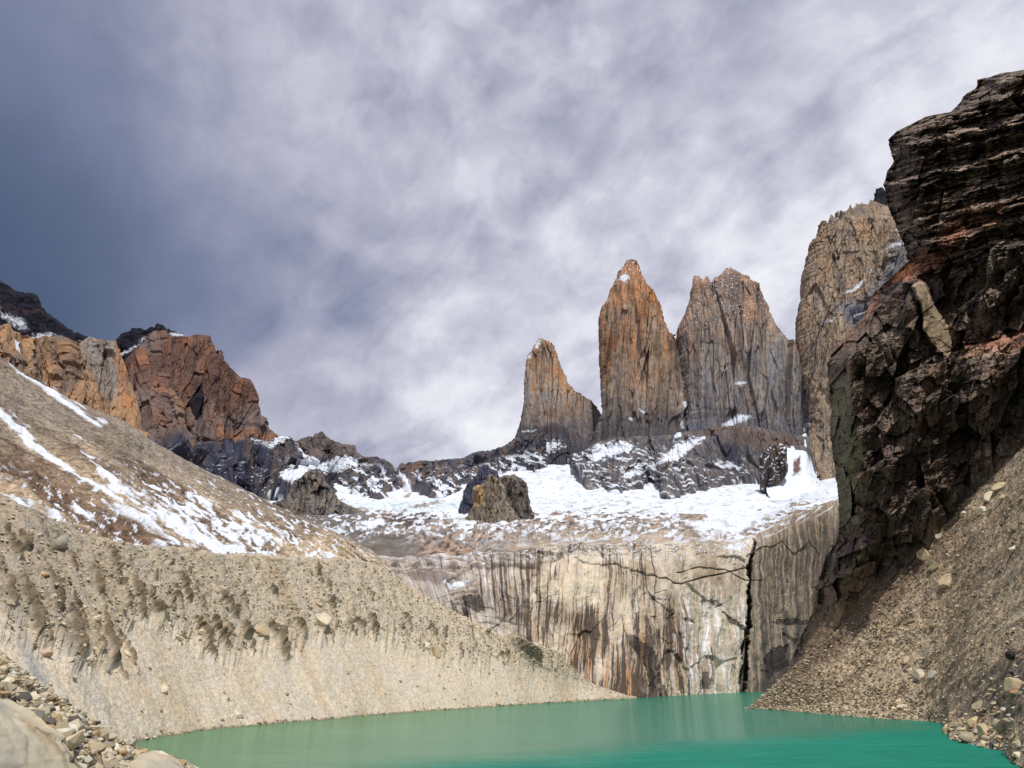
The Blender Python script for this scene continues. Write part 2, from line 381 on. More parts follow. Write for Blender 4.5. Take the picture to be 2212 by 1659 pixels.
# ---------------- left moraine
def moraine():
    xs = cols(-260, 1372, 1.15)
    sh = [(-260, 1745), (0, 1668), (150, 1635), (288, 1604), (435, 1579), (702, 1555), (993, 1532), (1283, 1514), (1375, 1508)]
    sh = [(x, y, float(lakeY(y))) for x, y in sh]
    cr = [(-260, 1010, 195), (0, 1090, 215), (73, 1122, 222), (164, 1166, 235), (256, 1188, 250), (329, 1195, 265), (511, 1212, 310), (657, 1216, 360), (756, 1216, 395), (805, 1224, 415),
          (850, 1255, 425), (951, 1314, 445), (1063, 1373, 460), (1100, 1381, 465), (1200, 1408, 495), (1241, 1451, 520), (1283, 1480, 540), (1375, 1508, float(lakeY(1508)) + 2)]
    jag = 3.0 * fbm(V3(xs / 14, 0 * xs), 4, 3)
    S = line(sh, xs); S[:, 2] -= 0.05
    K = line(cr, xs, jag * sst(1370, 1250, xs))
    U = S + (S - K) * np.array([1, 1, 0]) * 0.12; U[:, 2] = -6
    # concave profile: steep rubble band high, straight scree below
    t1 = 0.5; M = S + (K - S) * t1; M[:, 2] -= 0.05 * (K[:, 2] - S[:, 2])
    Bk = K + np.array([0, 10, -1.5]); B2 = K + np.array([-30, 45, -26])
    P = loft([U, S, M, K, Bk, B2], [14, 140, 190, 8, 14])
    n = normals(P); vx, vy = proj(P)
    su = xs[None, :] + 0 * vx
    # v: 0 at shore, 1 at crest
    vv = np.concatenate([np.zeros(14), np.linspace(0, .5, 140, endpoint=False), np.linspace(.5, 1, 190, endpoint=False), np.ones(22)])[:, None] + 0 * vx
    # lower end of the eroded rubble band (photo rows)
    brk = np.interp(su, [-260, 0, 73, 183, 237, 262, 310, 365, 456, 560, 621, 694, 785, 951, 1100, 1372], [1310, 1350, 1392, 1440, 1452, 1368, 1322, 1362, 1412, 1392, 1418, 1372, 1370, 1420, 1436, 1500])
    wob = 24 * fbm(V3(su / 22, vy / 260), 3, 11) + 10 * fbm(V3(su / 7, vy / 60), 2, 12)
    # gullies run down the fall line, drifting right
    gu = su - (vy - 1200) * 0.42
    amp_x = np.interp(su, [-260, 250, 560, 800, 1100, 1372], [1.25, 1.1, .95, .6, .45, .15])
    band = sst(-6, 14, brk + wob - vy) 
    topf = sst(0, 70, vy - np.interp(su, [c[0] for c in cr], [c[1] for c in cr]))
    rib = ridged(V3(gu / 46, vy / 380), 3, 21)
    rib2 = ridged(V3(gu / 17, vy / 120), 3, 25)
    lump = fbm(P * 0.16, 4, 31)
    k = np.clip(P[..., 1:2] / 240, .7, 2.0)[..., 0]
    rwob = fbm(V3(vx / 40, vy / 40), 2, 28); rwob2 = fbm(V3(vx / 13, vy / 13), 2, 27)
    ribm = np.zeros(vx.shape); rr = np.random.RandomState(5); extra = []
    for _ in range(60):
        ex = rr.uniform(-120, 1230); ct = np.interp(ex, [q[0] for q in cr], [q[1] for q in cr]); bt = np.interp(ex, [-260, 0, 73, 183, 237, 262, 310, 365, 456, 560, 621, 694, 785, 951, 1100, 1372], [1310, 1350, 1392, 1440, 1452, 1368, 1322, 1362, 1412, 1392, 1418, 1372, 1370, 1420, 1436, 1500])
        ey = ct + (bt - ct) * rr.uniform(.12, .95); el = (bt - ct) * rr.uniform(.15, .55); extra.append((ex, ey - el * .5, ex + el * rr.uniform(.25, .6), ey + el * .5, rr.uniform(2.5, 6) * np.interp(ex, [0, 700, 1200], [1.15, .9, .6])))
    for x0, y0, x1, y1, w0 in extra + [(22, 1235, 78, 1385, 17), (75, 1215, 118, 1340, 13), (128, 1300, 168, 1445, 17), (200, 1310, 236, 1440, 12), (262, 1238, 303, 1340, 13), (300, 1262, 338, 1338, 9), (352, 1240, 398, 1312, 9), (395, 1330, 462, 1424, 12),
                             (428, 1325, 482, 1398, 9), (450, 1270, 500, 1345, 9), (505, 1345, 532, 1392, 7), (552, 1338, 622, 1425, 15), (628, 1335, 652, 1385, 7), (690, 1295, 714, 1328, 7), (560, 1260, 590, 1300, 6), (780, 1330, 812, 1368, 7), (175, 1225, 205, 1300, 10), (20, 1150, 45, 1200, 9), (735, 1340, 765, 1372, 6), (1095, 1372, 1165, 1430, 10)]:
        L_ = math.hypot(x1 - x0, y1 - y0); ux, uy = (x1 - x0) / L_, (y1 - y0) / L_
        tt = ((vx - x0) * ux + (vy - y0) * uy) / L_; cr_ = np.abs((vx - x0) * -uy + (vy - y0) * ux + 7 * rwob) + 3.0 * rwob2
        wd = w0 * (.35 + .65 * np.clip(tt, 0, 1))
        ribm = np.maximum(ribm, (1.0 if w0 > 6 else .6) * np.clip(1 - cr_ / wd, 0, 1) * sst(-.1, .5, tt) * sst(1.1, .8, tt))
    ribs = sst(0, 1, ribm)
    band = sst(-30, 45, brk + wob - vy)
    d = ribs * (3.0 + .6 * lump) * k + band * (2.4 + .6 * (fbm(V3(gu / 26, vy / 300), 3, 21)) * (0.35 + .65 * topf) + 1.1 * lump) * amp_x * k
    d += 0.55 * fbm(P * 0.08, 3, 35) + 0.22 * fbm(P * 0.5, 3, 36) + 0.35 * fbm(V3(gu / 60, vy / 900), 3, 37)
    d *= sst(0.0, 0.05, vv) * sst(1372, 1300, su)
    P = P + n * d[..., None]
    c0 = A(212, 196, 168); tan = A(196, 172, 134); grey = A(172, 166, 154)
    col = np.zeros(P.shape) + c0
    st = fbm(V3(gu / 55, vy / 700), 4, 41); col = lerp(col, tan, sst(0, .7, st) * .7); col = lerp(col, grey, sst(0.05, .6, -st) * sst(900, 200, su))
    rb = A(144, 126, 98); rd = A(108, 94, 70)
    col = lerp(col, rb, band * (0.6 + .25 * lump) * np.interp(su, [0, 300, 600, 1000, 1300], [1, .75, .5, .35, .3]))
    col = lerp(col, rd, band * sst(.05, -.45, rib) * 0.7 * amp_x * topf)
    col = lerp(col, A(118, 100, 72), sst(.05, .6, ribs) * .9)
    col = col * (1 + .05 * fbm(V3(gu / 9, vy / 700), 3, 46))[..., None]
    grit = fbm(P * 1.1, 3, 44); col = col * (1 + .2 * (band + ribs) * grit)[..., None]
    col = lerp(col, A(214, 194, 150), sst(760, 1000, su) * sst(.9, 1.0, vv) * .4)
    dark = pmask(vx, vy, [(1090, 1372), (1120, 1400), (1160, 1412), (1165, 1440), (1200, 1450), (1150, 1442), (1110, 1410)], 5, 5 * grit)
    col = lerp(col, A(120, 112, 96), dark * .8)
    wet = sst(7, 1, P[..., 2] * 8 + 2 * fbm(P * .3, 2, 49)); col = lerp(col, A(120, 104, 78), wet * .8)
    sn = pmask(vx, vy, [(950, 1352), (1000, 1372), (1005, 1378), (948, 1357)], 1.5, 3 * grit) * 0
    grid_obj('moraine_slope', P, col, MAT['moraine'], snow=sn, kind='structure', label='long pale tan moraine slope on the left, gullied rubble above smooth scree')
    PATCH['moraine'] = P
moraine()

# ---------------- brown snow-streaked slope behind the moraine
def brown_slope():
    xs = cols(-260, 852, 1.4)
    top = [(-260, 610, 880), (0, 772, 900), (55, 813, 900), (160, 868, 900), (272, 914, 900), (330, 955, 930), (400, 995, 950), (489, 1039, 980), (581, 1087, 1000), (640, 1118, 960), (700, 1146, 880), (756, 1170, 780), (800, 1196, 690), (852, 1250, 640)]
    bot = [(-260, 1110, 280), (0, 1180, 300), (256, 1235, 335), (511, 1255, 410), (657, 1258, 460), (756, 1262, 500), (830, 1290, 540), (852, 1310, 570)]
    K = line(top, xs, 2.5 * fbm(V3(xs / 18, 0 * xs), 4, 5)); Bt = line(bot, xs)
    M = Bt + (K - Bt) * 0.45; M[:, 2] -= 10
    Bk = K + np.array([-60, 120, -70])
    P = loft([Bt, M, K, Bk], [110, 170, 20], True)
    n = normals(P); vx, vy = proj(P)
    # fall line runs down to the right in the photo
    g = vx * 0.62 - vy            # constant along the fall line ~32 deg
    a = vx + vy * .62
    fall = fbm(V3(g / 26, a / 420), 4, 51); fine = fbm(V3(g / 7, a / 60), 3, 52)
    d = 7 * fbm(V3(g / 60, a / 600), 4, 53) + 2.5 * fine + 2.0 * fbm(P * .05, 4, 54)
    # small rocky rib low right where the snow breaks up
    rocky = pmask(vx, vy, [(520, 1150), (575, 1130), (640, 1175), (660, 1215), (560, 1215), (500, 1180)], 18, 12 * fine)
    d += rocky * 5 * ridged(P * .05, 4, 55)
    edgef = sst(0, 12, vy - np.interp(vx, [c[0] for c in top], [c[1] for c in top]))
    P = P + n * (d * (0.25 + .75 * edgef))[..., None]
    col = np.zeros(P.shape) + A(160, 138, 108)
    col = lerp(col, A(120, 96, 72), sst(-.05, .45, fall)); col = lerp(col, A(196, 170, 132), sst(.0, .5, -fall) * .8)
    # greyer scree high up, a dark brown run along the snow
    col = lerp(col, A(132, 122, 110), sst(60, -40, vy - np.interp(vx, [0, 272, 581, 760], [930, 985, 1100, 1190])) * .75 * (1 - .4 * sst(-.3, .3, fall)))
    col = lerp(col, A(108, 80, 58), pmask(vx, vy, [(0, 960), (90, 985), (230, 1080), (420, 1180), (560, 1225), (400, 1215), (200, 1170), (60, 1080), (0, 1060)], 22, 16 * fall) * .65)
    col = lerp(col, A(100, 78, 60), pmask(vx, vy, [(80, 955), (180, 975), (260, 1030), (240, 1045), (150, 1000)], 14, 10 * fall) * .6)
    col = lerp(col, A(204, 178, 138), pmask(vx, vy, [(640, 1180), (700, 1150), (800, 1200), (840, 1250), (640, 1240)], 14, 10 * fall) * .75)
    nz = 9 * fine + 8 * fall
    sn = np.zeros(vx.shape)
    def add(m): 
        nonlocal sn; sn = np.maximum(sn, m)
    lace = fbm(V3(g / 5.0, a / 44), 4, 58) + .45 * fine + .2 * fbm(V3(g / 3, a / 7), 3, 59)
    add(pmask(vx, vy, [(-260, 700), (0, 884), (73, 936), (79, 950), (123, 984), (164, 1021), (210, 1052), (284, 1107), (360, 1160), (300, 1130), (250, 1097), (171, 1046), (68, 966), (0, 907), (-260, 760)], 2.0, 6 * fine + 4 * fall + 5 * lace - 2))
    def patchy(q, soft, bias): return sst(0, .16, (pmask(vx, vy, q, soft) - .5) * 1.3 + lace + .45 * fall + bias)
    add(pmask(vx, vy, [(150, 928), (168, 935), (215, 1000), (300, 1060), (420, 1120), (520, 1170), (600, 1200), (500, 1215), (420, 1190), (330, 1135), (250, 1085), (200, 1030), (170, 980)], 4, 10 * fine + 8 * fall + 18 * lace - 15))
    add(patchy([(250, 1030), (290, 1010), (330, 1050), (430, 1065), (470, 1085), (560, 1110), (640, 1150), (660, 1216), (560, 1220), (450, 1170), (330, 1110)], 30, -.66))
    add(patchy([(380, 1100), (520, 1110), (640, 1150), (650, 1216), (480, 1216), (420, 1190)], 40, -.74))
    add(pmask(vx, vy, [(-60, 1050), (0, 1079), (60, 1100), (117, 1128), (165, 1163), (150, 1168), (100, 1140), (40, 1115), (-60, 1090)], 5, 9 * fine - 1))
    add(pmask(vx, vy, [(140, 1098), (190, 1110), (245, 1150), (292, 1177), (350, 1190), (330, 1195), (240, 1165), (190, 1130)], 4, 9 * fine - 2))
    add(pmask(vx, vy, [(220, 1090), (300, 1125), (360, 1160), (420, 1195), (330, 1155), (240, 1110)], 4, 8 * fine - 1))
    sp = fbm(V3(g / 5, a / 26), 3, 57)
    add(sst(.34, .46, sp + .25 * fall) * sst(960, 1090, vy) * .95)
    add(sst(.42, .5, sp) * sst(420, 500, vx) * pmask(vx, vy, [(420, 1010), (600, 1100), (760, 1180), (700, 1190), (560, 1110), (430, 1040)], 12))
    add(pmask(vx, vy, [(15, 770), (60, 800), (130, 850), (170, 880), (225, 915), (210, 918), (120, 860), (40, 808)], 5, 11 * fine + 6 * fall - 2))
    add(pmask(vx, vy, [(654, 1207), (690, 1185), (694, 1190), (660, 1215)], 1.5)); add(pmask(vx, vy, [(705, 1192), (735, 1215), (712, 1212), (700, 1200)], 2, 2 * fine))
    sn = sn * sst(1250, 1235, vy)
    col = lerp(col, SNOW, sn)
    grid_obj('debris_slope', P, col, MAT['brown'], snow=sn, kind='structure', label='brown debris slope streaked with snow patches behind the moraine')
    PATCH['brown'] = P
brown_slope()

# ---------------- generic ridge: crest line, face, foot, back
def ridge(name, crest, foot, x0, x1, step, nface, paint, mat, jagamp=5.0, jagf=10.0, disp=None, steep=0.25, back=(0, 260, -420), seed=0, shelfpt=0.5, face_top=0.0, label=None, jagsharp=True):
    xs = cols(x0, x1, step)
    j = jagamp * (fbm(V3(xs / jagf, 0 * xs), 5, seed, .6) if not jagsharp else -(ridged(V3(xs / jagf, 0 * xs), 5, seed, .6) - .4))
    K = line(crest, xs, j); Ft = line(foot, xs)
    M = K + (Ft - K) * np.array([shelfpt, shelfpt * (1 - steep), shelfpt])
    Bk = K + np.array(back) * .12; B2 = K + np.array(back)
    F2 = Ft + np.array([0, -4, -140.0])
    P = loft([B2, Bk, K, M, Ft, F2], [6, 6, nface // 2, nface // 2, 8])
    n = normals(P); vx, vy = proj(P)
    cv = np.array(crest); top = np.interp(vx, cv[:, 0], cv[:, 1])
    dd = disp(P, vx, vy) if disp else 0
    edge = 0.3 + .7 * sst(0, 14, vy - top)
    P = P + n * (dd * edge)[..., None]
    n2 = normals(P)
    col, sn = paint(P, vx, vy, n2)
    return grid_obj(name, P, col, mat, snow=sn, kind='structure', label=label), P

# ---------------- far dark ridge on the left and dark crest behind the massif
def paint_dark(P, vx, vy, n):
    f = fbm(P * np.array([.01, .01, .02]), 4, 61); col = np.zeros(P.shape) + A(34, 36, 58, .55)
    col = lerp(col, A(62, 46, 52, .6), sst(0, .5, f)); col = lerp(col, A(20, 22, 40, .55), sst(0, .5, -f))
    fine = fbm(V3(vx / 7, vy / 3.0), 4, 63)
    sn = pmask(vx, vy, [(0, 672), (30, 690), (55, 700), (60, 718), (40, 712), (5, 690)], 6, 9 * fine - 2)
    sn = np.maximum(sn, pmask(vx, vy, [(40, 745), (70, 728), (110, 722), (125, 727), (90, 738)], 3, 6 * fine - 1.5))
    sn = np.maximum(sn, pmask(vx, vy, [(270, 770), (300, 740), (320, 725), (318, 735), (285, 765)], 3, 5 * fine - 2))
    sn = np.maximum(sn, pmask(vx, vy, [(365, 722), (400, 722), (400, 728), (368, 728)], 2, 3 * fine))
    sn = np.maximum(sn, pmask(vx, vy, [(262, 772), (274, 762), (272, 770), (264, 776)], 1.5, 0 * fine))
    return lerp(col, SNOW * .8, sn), sn
dk = lambda P, vx, vy: 16 * ridged(P * np.array([.012, .012, .02]), 5, 64) + 6 * fbm(P * .06, 3, 65)
ridge('far_ridge', [(-200, 520, 2300), (0, 608, 2300), (24, 624, 2300), (34, 632, 2300), (73, 634, 2300), (82, 645, 2300), (86, 662, 2300), (118, 690, 2300), (154, 716, 2300), (191, 731, 2300), (239, 741, 2300), (270, 780, 2300)],
      [(-200, 900, 1800), (270, 900, 1800)], -200, 270, 1.2, 130, paint_dark, MAT['ridge'], 6, 13, dk, seed=2, label='dark blue-black jagged ridge at the far left skyline')
ridge('far_crest', [(225, 770, 2200), (244, 742, 2200), (260, 726, 2200), (267, 719, 2200), (290, 709, 2200), (313, 713, 2200), (342, 700, 2200), (362, 712, 2200), (407, 727, 2200), (440, 745, 2200)],
      [(225, 860, 1900), (440, 860, 1900)], 225, 440, 1.2, 80, paint_dark, MAT['ridge'], 6, 12, dk, seed=4, label='small dark serrated crest behind the orange massif')

# ---------------- tan cliffs left
def paint_tan(P, vx, vy, n):
    q = V3((vx + vy * .15) / 16, vy / 90); f = fbm(q, 5, 71); g = fbm(P * .02, 4, 72)
    col = np.zeros(P.shape) + A(160, 122, 84)
    col = lerp(col, A(178, 132, 84), sst(0, .45, f)); col = lerp(col, A(120, 102, 90), sst(0, .4, -f) * .8)
    greyp = pmask(vx, vy, [(150, 745), (193, 732), (240, 750), (262, 790), (262, 850), (235, 870), (190, 800)], 16, 14 * f)
    col = lerp(col, A(140, 134, 128), greyp * .8)
    col = lerp(col, A(186, 120, 52), pmask(vx, vy, [(248, 760), (275, 790), (278, 900), (262, 880), (252, 810)], 7, 8 * f) * .7)
    blk = pmask(vx, vy, [(98, 735), (112, 770), (140, 800), (190, 830)], 2.5, 3 * f, closed=False, w=3)
    col = lerp(col, A(88, 70, 56), blk * .7)
    sn = pmask(vx, vy, [(0, 760), (60, 812), (150, 868), (70, 822)], 4, 10 * f - 3) * .9
    sn = np.maximum(sn, pmask(vx, vy, [(26, 740), (34, 762), (40, 770), (44, 750), (60, 742), (60, 738), (30, 738)], 2, 3 * f))
    return lerp(col, SNOW, sn), sn
def disp_tan(P, vx, vy):
    return 16 * ridged(V3((vx - vy * .1) / 60, vy / 400), 2, 73) + facets(vx + .1 * vy, vy, [(30, 90, 11), (12, 36, 5), (5, 12, 2)], 74)[0]
ridge('tan_cliff', [(-200, 650, 1100), (0, 707, 1100), (22, 708, 1100), (27, 731, 1100), (38, 764, 1110), (42, 745, 1110), (99, 727, 1120), (104, 736, 1130), (109, 735, 1120), (132, 727, 1120), (143, 745, 1150), (160, 742, 1180), (193, 732, 1200), (226, 735, 1210), (244, 742, 1220), (256, 759, 1230), (270, 786, 1240), (277, 850, 1250), (279, 930, 1250)],
      [(-200, 800, 900), (0, 850, 905), (55, 880, 905), (160, 940, 905), (272, 980, 910), (279, 985, 915)], -200, 279, 1.1, 200, paint_tan, MAT['massif'], 2.5, 14, disp_tan, seed=6, back=(0, 120, -200), label='tan and ochre cliffs rising above the debris slope at far left')

# ---------------- orange massif
def paint_massif(P, vx, vy, n):
    q = V3(vx / 22, vy / 60); f = fbm(q, 5, 81); g = fbm(V3(vx / 60, vy / 60), 4, 82); h = fbm(V3(vx / 9, vy / 40), 4, 83)
    col = np.zeros(P.shape) + A(120, 86, 70)
    col = lerp(col, A(146, 94, 64), sst(0, .6, f)); col = lerp(col, A(104, 76, 66), sst(0, .5, -f) * .8)
    gm = sst(-.3, .3, g + .5 * (vy - 850) / 120)
    gm = np.maximum(gm * sst(850, 905, vy), pmask(vx, vy, [(300, 745), (335, 720), (350, 760), (340, 790), (312, 785)], 8, 10 * f))
    col = lerp(col, A(122, 110, 106), gm * .7)
    col = lerp(col, A(156, 104, 70), pmask(vx, vy, [(470, 920), (520, 925), (610, 945), (620, 970), (560, 955), (460, 950)], 8, 10 * f) * .8)
    col = lerp(col, A(62, 44, 52), sst(.12, .5, h) * .55)
    low = sst(-8, 12, vy - np.interp(vx, [380, 400, 440, 520, 610, 700], [985, 962, 956, 960, 968, 968]) + 8 * f)
    lc = lerp(np.zeros(P.shape) + A(64, 66, 86), A(98, 86, 82), sst(-.2, .4, f)); lc = lerp(lc, A(40, 42, 62), sst(0, .4, h) * .7)
    col = col + (lc - col) * low[..., None]
    pil = pmask(vx, vy, [(352, 850), (375, 880), (385, 960), (400, 1000), (378, 990), (362, 930)], 5, 4 * f); col = lerp(col, A(150, 112, 78), pil * .7)
    fine = fbm(V3(vx / 8, vy / 4), 4, 84)
    sn = pmask(vx, vy, [(472, 958), (500, 950), (512, 947), (500, 962), (490, 965)], 2, 5 * fine - 1)
    sn = np.maximum(sn, pmask(vx, vy, [(519, 967), (560, 968), (595, 963), (612, 966), (585, 985), (560, 975), (530, 975)], 4, 8 * fine - 1))
    sn = np.maximum(sn, pmask(vx, vy, [(612, 966), (640, 985), (664, 1010), (700, 1030), (690, 1065), (620, 1062), (600, 1040), (645, 1020), (632, 1000)], 4, 9 * fine))
    sn = np.maximum(sn, sst(.42, .55, fine) * sst(985, 1040, vy) * .8)
    return lerp(col, SNOW, sn), sn
def disp_massif(P, vx, vy):
    d = 30 * ridged(V3((vx + vy * .1) / 95, vy / 500), 2, 91) + facets(vx + .15 * vy, vy, [(50, 110, 22), (18, 44, 8), (8, 18, 3), (4, 8, 1.2)], 92)[0] + 3 * fbm(P * .02, 4, 93)
    d += 40 * pmask(vx, vy, [(348, 770), (372, 860), (392, 940), (420, 1010), (330, 1010), (300, 900), (300, 770)], 8)
    d += 25 * sst(955, 968, vy + 6 * fbm(V3(vx / 20, vy / 20), 3, 94))
    return d
ridge('orange_massif', [(255, 800, 1900), (267, 778, 1906), (290, 756, 1919), (318, 735, 1934), (335, 717, 1944), (359, 714, 1957), (363, 725, 1959), (407, 727, 1983), (424, 723, 1992), (452, 726, 2008), (460, 757, 2012), (478, 774, 2022), (500, 795, 2034), (519, 816, 2045), (538, 820, 2055), (544, 832, 2058), (549, 850, 2061), (551, 884, 2062), (581, 926, 2079), (608, 957, 2094), (640, 985, 2111), (663, 1010, 2124), (720, 1050, 2155)],
      [(255, 1000, 1500), (400, 1035, 1720), (545, 1069, 1960), (560, 1072, 1960), (612, 1073, 1960), (720, 1070, 2000)], 255, 720, 1.1, 340, paint_massif, MAT['massif'], 2.5, 9, disp_massif, seed=8, label='orange-brown rock massif with flat top and dark grey foot')

# ---------------- shelf of snow, slabs and glacier above the granite wall
WR0 = [(520, 1230, 720), (760, 1205, 700), (950, 1200, 700), (1100, 1193, 700), (1241, 1176, 720), (1449, 1172, 775), (1600, 1172, 850), (1626, 1160, 870), (1712, 1111, 930), (1811, 1078, 1000), (1900, 1060, 1060)]
_wx = np.arange(520, 1901, 4.0); _w0 = np.array(WR0, float)
WR = list(zip(_wx, np.interp(_wx, _w0[:, 0], _w0[:, 1]) + 6.5 * fbm(V3(_wx / 42, 0 * _wx), 4, 150) * sst(1640, 1560, _wx), np.interp(_wx, _w0[:, 0], _w0[:, 2])))
def shelf_lines(xs):
    a = np.array(WR, float); rv = np.interp(xs, a[:, 0], a[:, 1]); rY = np.interp(xs, a[:, 0], a[:, 2])
    L = [(rv + 4, rY + 1), (np.minimum(1150, rv - 16), np.maximum(1000, rY + 130)), (np.minimum(1112, rv - 26), 0 * xs + 1500),
         (np.minimum(1082, rv - 34), 0 * xs + 1950), (np.minimum(1042, rv - 50), 0 * xs + 2250), (np.interp(xs, [1000, 1100], [1036, 992]), 0 * xs + 2480), (np.interp(xs, [1000, 1100], [1030, 955]), 0 * xs + 2620)]
    return L
def shelfY(vx, vy):
    L = shelf_lines(np.array([float(vx)])); v = [float(l[0][0]) for l in L][::-1]; y = [float(l[1][0]) for l in L][::-1]
    return float(np.interp(vy, v, y))
def shelf():
    xs = cols(520, 1900, 1.5)
    L = [at(xs, v, y) for v, y in shelf_lines(xs)]
    P = loft(L, [70, 60, 50, 45, 40, 20])
    vx, vy = proj(P); n = normals(P)
    bands = fbm(S3(P, .012, .004, 0), 4, 101)
    d = 5 * fbm(P * .01, 4, 102) + 2.2 * fbm(P * .045, 4, 99) + sst(1080, 1150, vy) * facets(vx + 2 * vy, vy + .15 * vx, [(70, 22, 4), (26, 9, 2.6), (10, 4, 1.2)], 98)[0] + 9 * sst(1090, 1180, vy) * ridged(S3(P, .012, .03, .02), 4, 103) + 3 * sst(1085, 1130, vy) * ridged(S3(P, .05, .09, .05), 3, 104)
    d *= sst(0, 18, np.interp(vx, [w[0] for w in WR], [w[1] for w in WR]) - vy) * .9 + .1
    P = P + n * d[..., None] * np.array([.2, .2, 1])
    fa = fbm(V3((vx + 1.2 * (vy - 1100)) / 26, (vy + .12 * (vx - 1100)) / 5.0), 5, 105)      # slabs dip gently
    fb = fbm(V3(vx / 60, vy / 22), 4, 106); fc = fbm(V3(vx / 9, vy / 4), 4, 107)
    rock = lerp(np.zeros(P.shape) + A(150, 132, 116), A(172, 140, 112), sst(0, .5, fb)); rock = lerp(rock, A(92, 80, 76), sst(0, .5, fa + .5 * fc) * .8); rock = lerp(rock, A(60, 52, 52), sst(.15, .32, fbm(V3((vx + vy) / 16, (vy + .12 * vx) / 3.0), 4, 108)) * .75); rock = lerp(rock, A(196, 182, 164), sst(.18, .34, fbm(V3((vx + vy) / 14, (vy + .12 * vx) / 3.2), 4, 118)) * .6)
    rock = lerp(rock, A(104, 98, 92), pmask(vx, vy, [(560, 1090), (760, 1080), (820, 1130), (900, 1180), (900, 1230), (700, 1230), (560, 1150)], 26, 20 * fb) * .85)
    rock = lerp(rock, A(76, 60, 56), pmask(vx, vy, [(835, 1120), (900, 1100), (960, 1098), (1000, 1085), (930, 1130), (880, 1150), (830, 1140)], 10, 8 * fc) * .8)
    # ice of the little glacier tongue
    snowc = np.zeros(P.shape) + SNOW
    snowc = lerp(snowc, np.array([.50, .60, .64]), pmask(vx, vy, [(740, 1092), (800, 1084), (900, 1082), (1000, 1080), (990, 1096), (900, 1104), (800, 1102)], 5, 6 * fc) * (.35 + .5 * sst(-.1, .4, fc)))
    snowc = lerp(snowc, np.array([.58, .66, .70]), sst(.15, .5, fa) * .3)
    tip = np.interp(vx, [540, 700, 800, 900, 960, 1010, 1100, 1250, 1400, 1520, 1600, 1700, 1811], [1085, 1085, 1092, 1112, 1112, 1140, 1108, 1100, 1108, 1125, 1150, 1090, 1078])
    thr = (vy - tip) / 60.0                      # below the tip line rock takes over
    th = thr - .8 * fa - .3 * fb - .4 * fc - .26
    sn = 1 - sst(-.10, .10, th)
    lowsn = sst(.10, .24, fa * .8 - .3 * fb + .45 * fc) * sst(1200, 1150, vy) * .9
    sn = np.maximum(sn, lowsn)
    sn = np.maximum(sn, pmask(vx, vy, [(1480, 1140), (1600, 1110), (1700, 1080), (1700, 1100), (1640, 1140), (1600, 1165), (1540, 1160)], 8, 12 * fb + 8 * fc))
    sn = np.maximum(sn, pmask(vx, vy, [(760, 1135), (800, 1125), (840, 1132), (800, 1145)], 5, 6 * fc))
    dots = [[(820, 1110), (846, 1106), (850, 1118), (826, 1122)], [(748, 1098), (778, 1096), (780, 1101), (750, 1102)], [(870, 1072), (886, 1062), (888, 1070), (876, 1078)], [(880, 1096), (940, 1084), (960, 1082), (920, 1096)], [(1465, 1112), (1500, 1108), (1530, 1118), (1500, 1130), (1470, 1124)], [(1110, 1040), (1124, 1036), (1138, 1042), (1130, 1049), (1112, 1046)]]
    for q in dots: sn = sn * (1 - .95 * pmask(vx, vy, q, 2.5, 3 * fc))
    crev = sst(.30, .42, fbm(V3((vx - vy * 2) / 22, (vy + vx * .15) / 3.2), 4, 109)) * pmask(vx, vy, [(1080, 1000), (1240, 1010), (1250, 1060), (1400, 1080), (1780, 1060), (1800, 1090), (1640, 1130), (1100, 1100)], 20)
    snowc = lerp(snowc, np.array([.42, .47, .50]), crev * .75)
    snowc = snowc * (1 + .10 * fbm(V3((vx + vy) / 40, vy / 9), 4, 119))[..., None]
    drift = sst(.34, .46, fbm(V3((vx - vy) / 18, vy / 3.0), 4, 120)); snowc = lerp(snowc, A(150, 146, 146), drift * .5)
    rock = lerp(rock, A(186, 166, 140), sst(1146, 1176, vy + 10 * fb) * sst(1000, 1300, vx) * .8)
    gap = pmask(vx, vy, [(1420, 1175), (1520, 1175), (1640, 1165), (1620, 1180), (1400, 1182)], 5)
    sn = sn * (1 - gap * .6)
    col = rock + (snowc - rock) * sn[..., None]
    grid_obj('snow_shelf', P, col, MAT['shelf'], snow=sn * .9, smooth=True, kind='structure', label='snowfield and banded rock slabs between the granite wall and the towers')
    PATCH['shelf'] = P
shelf()

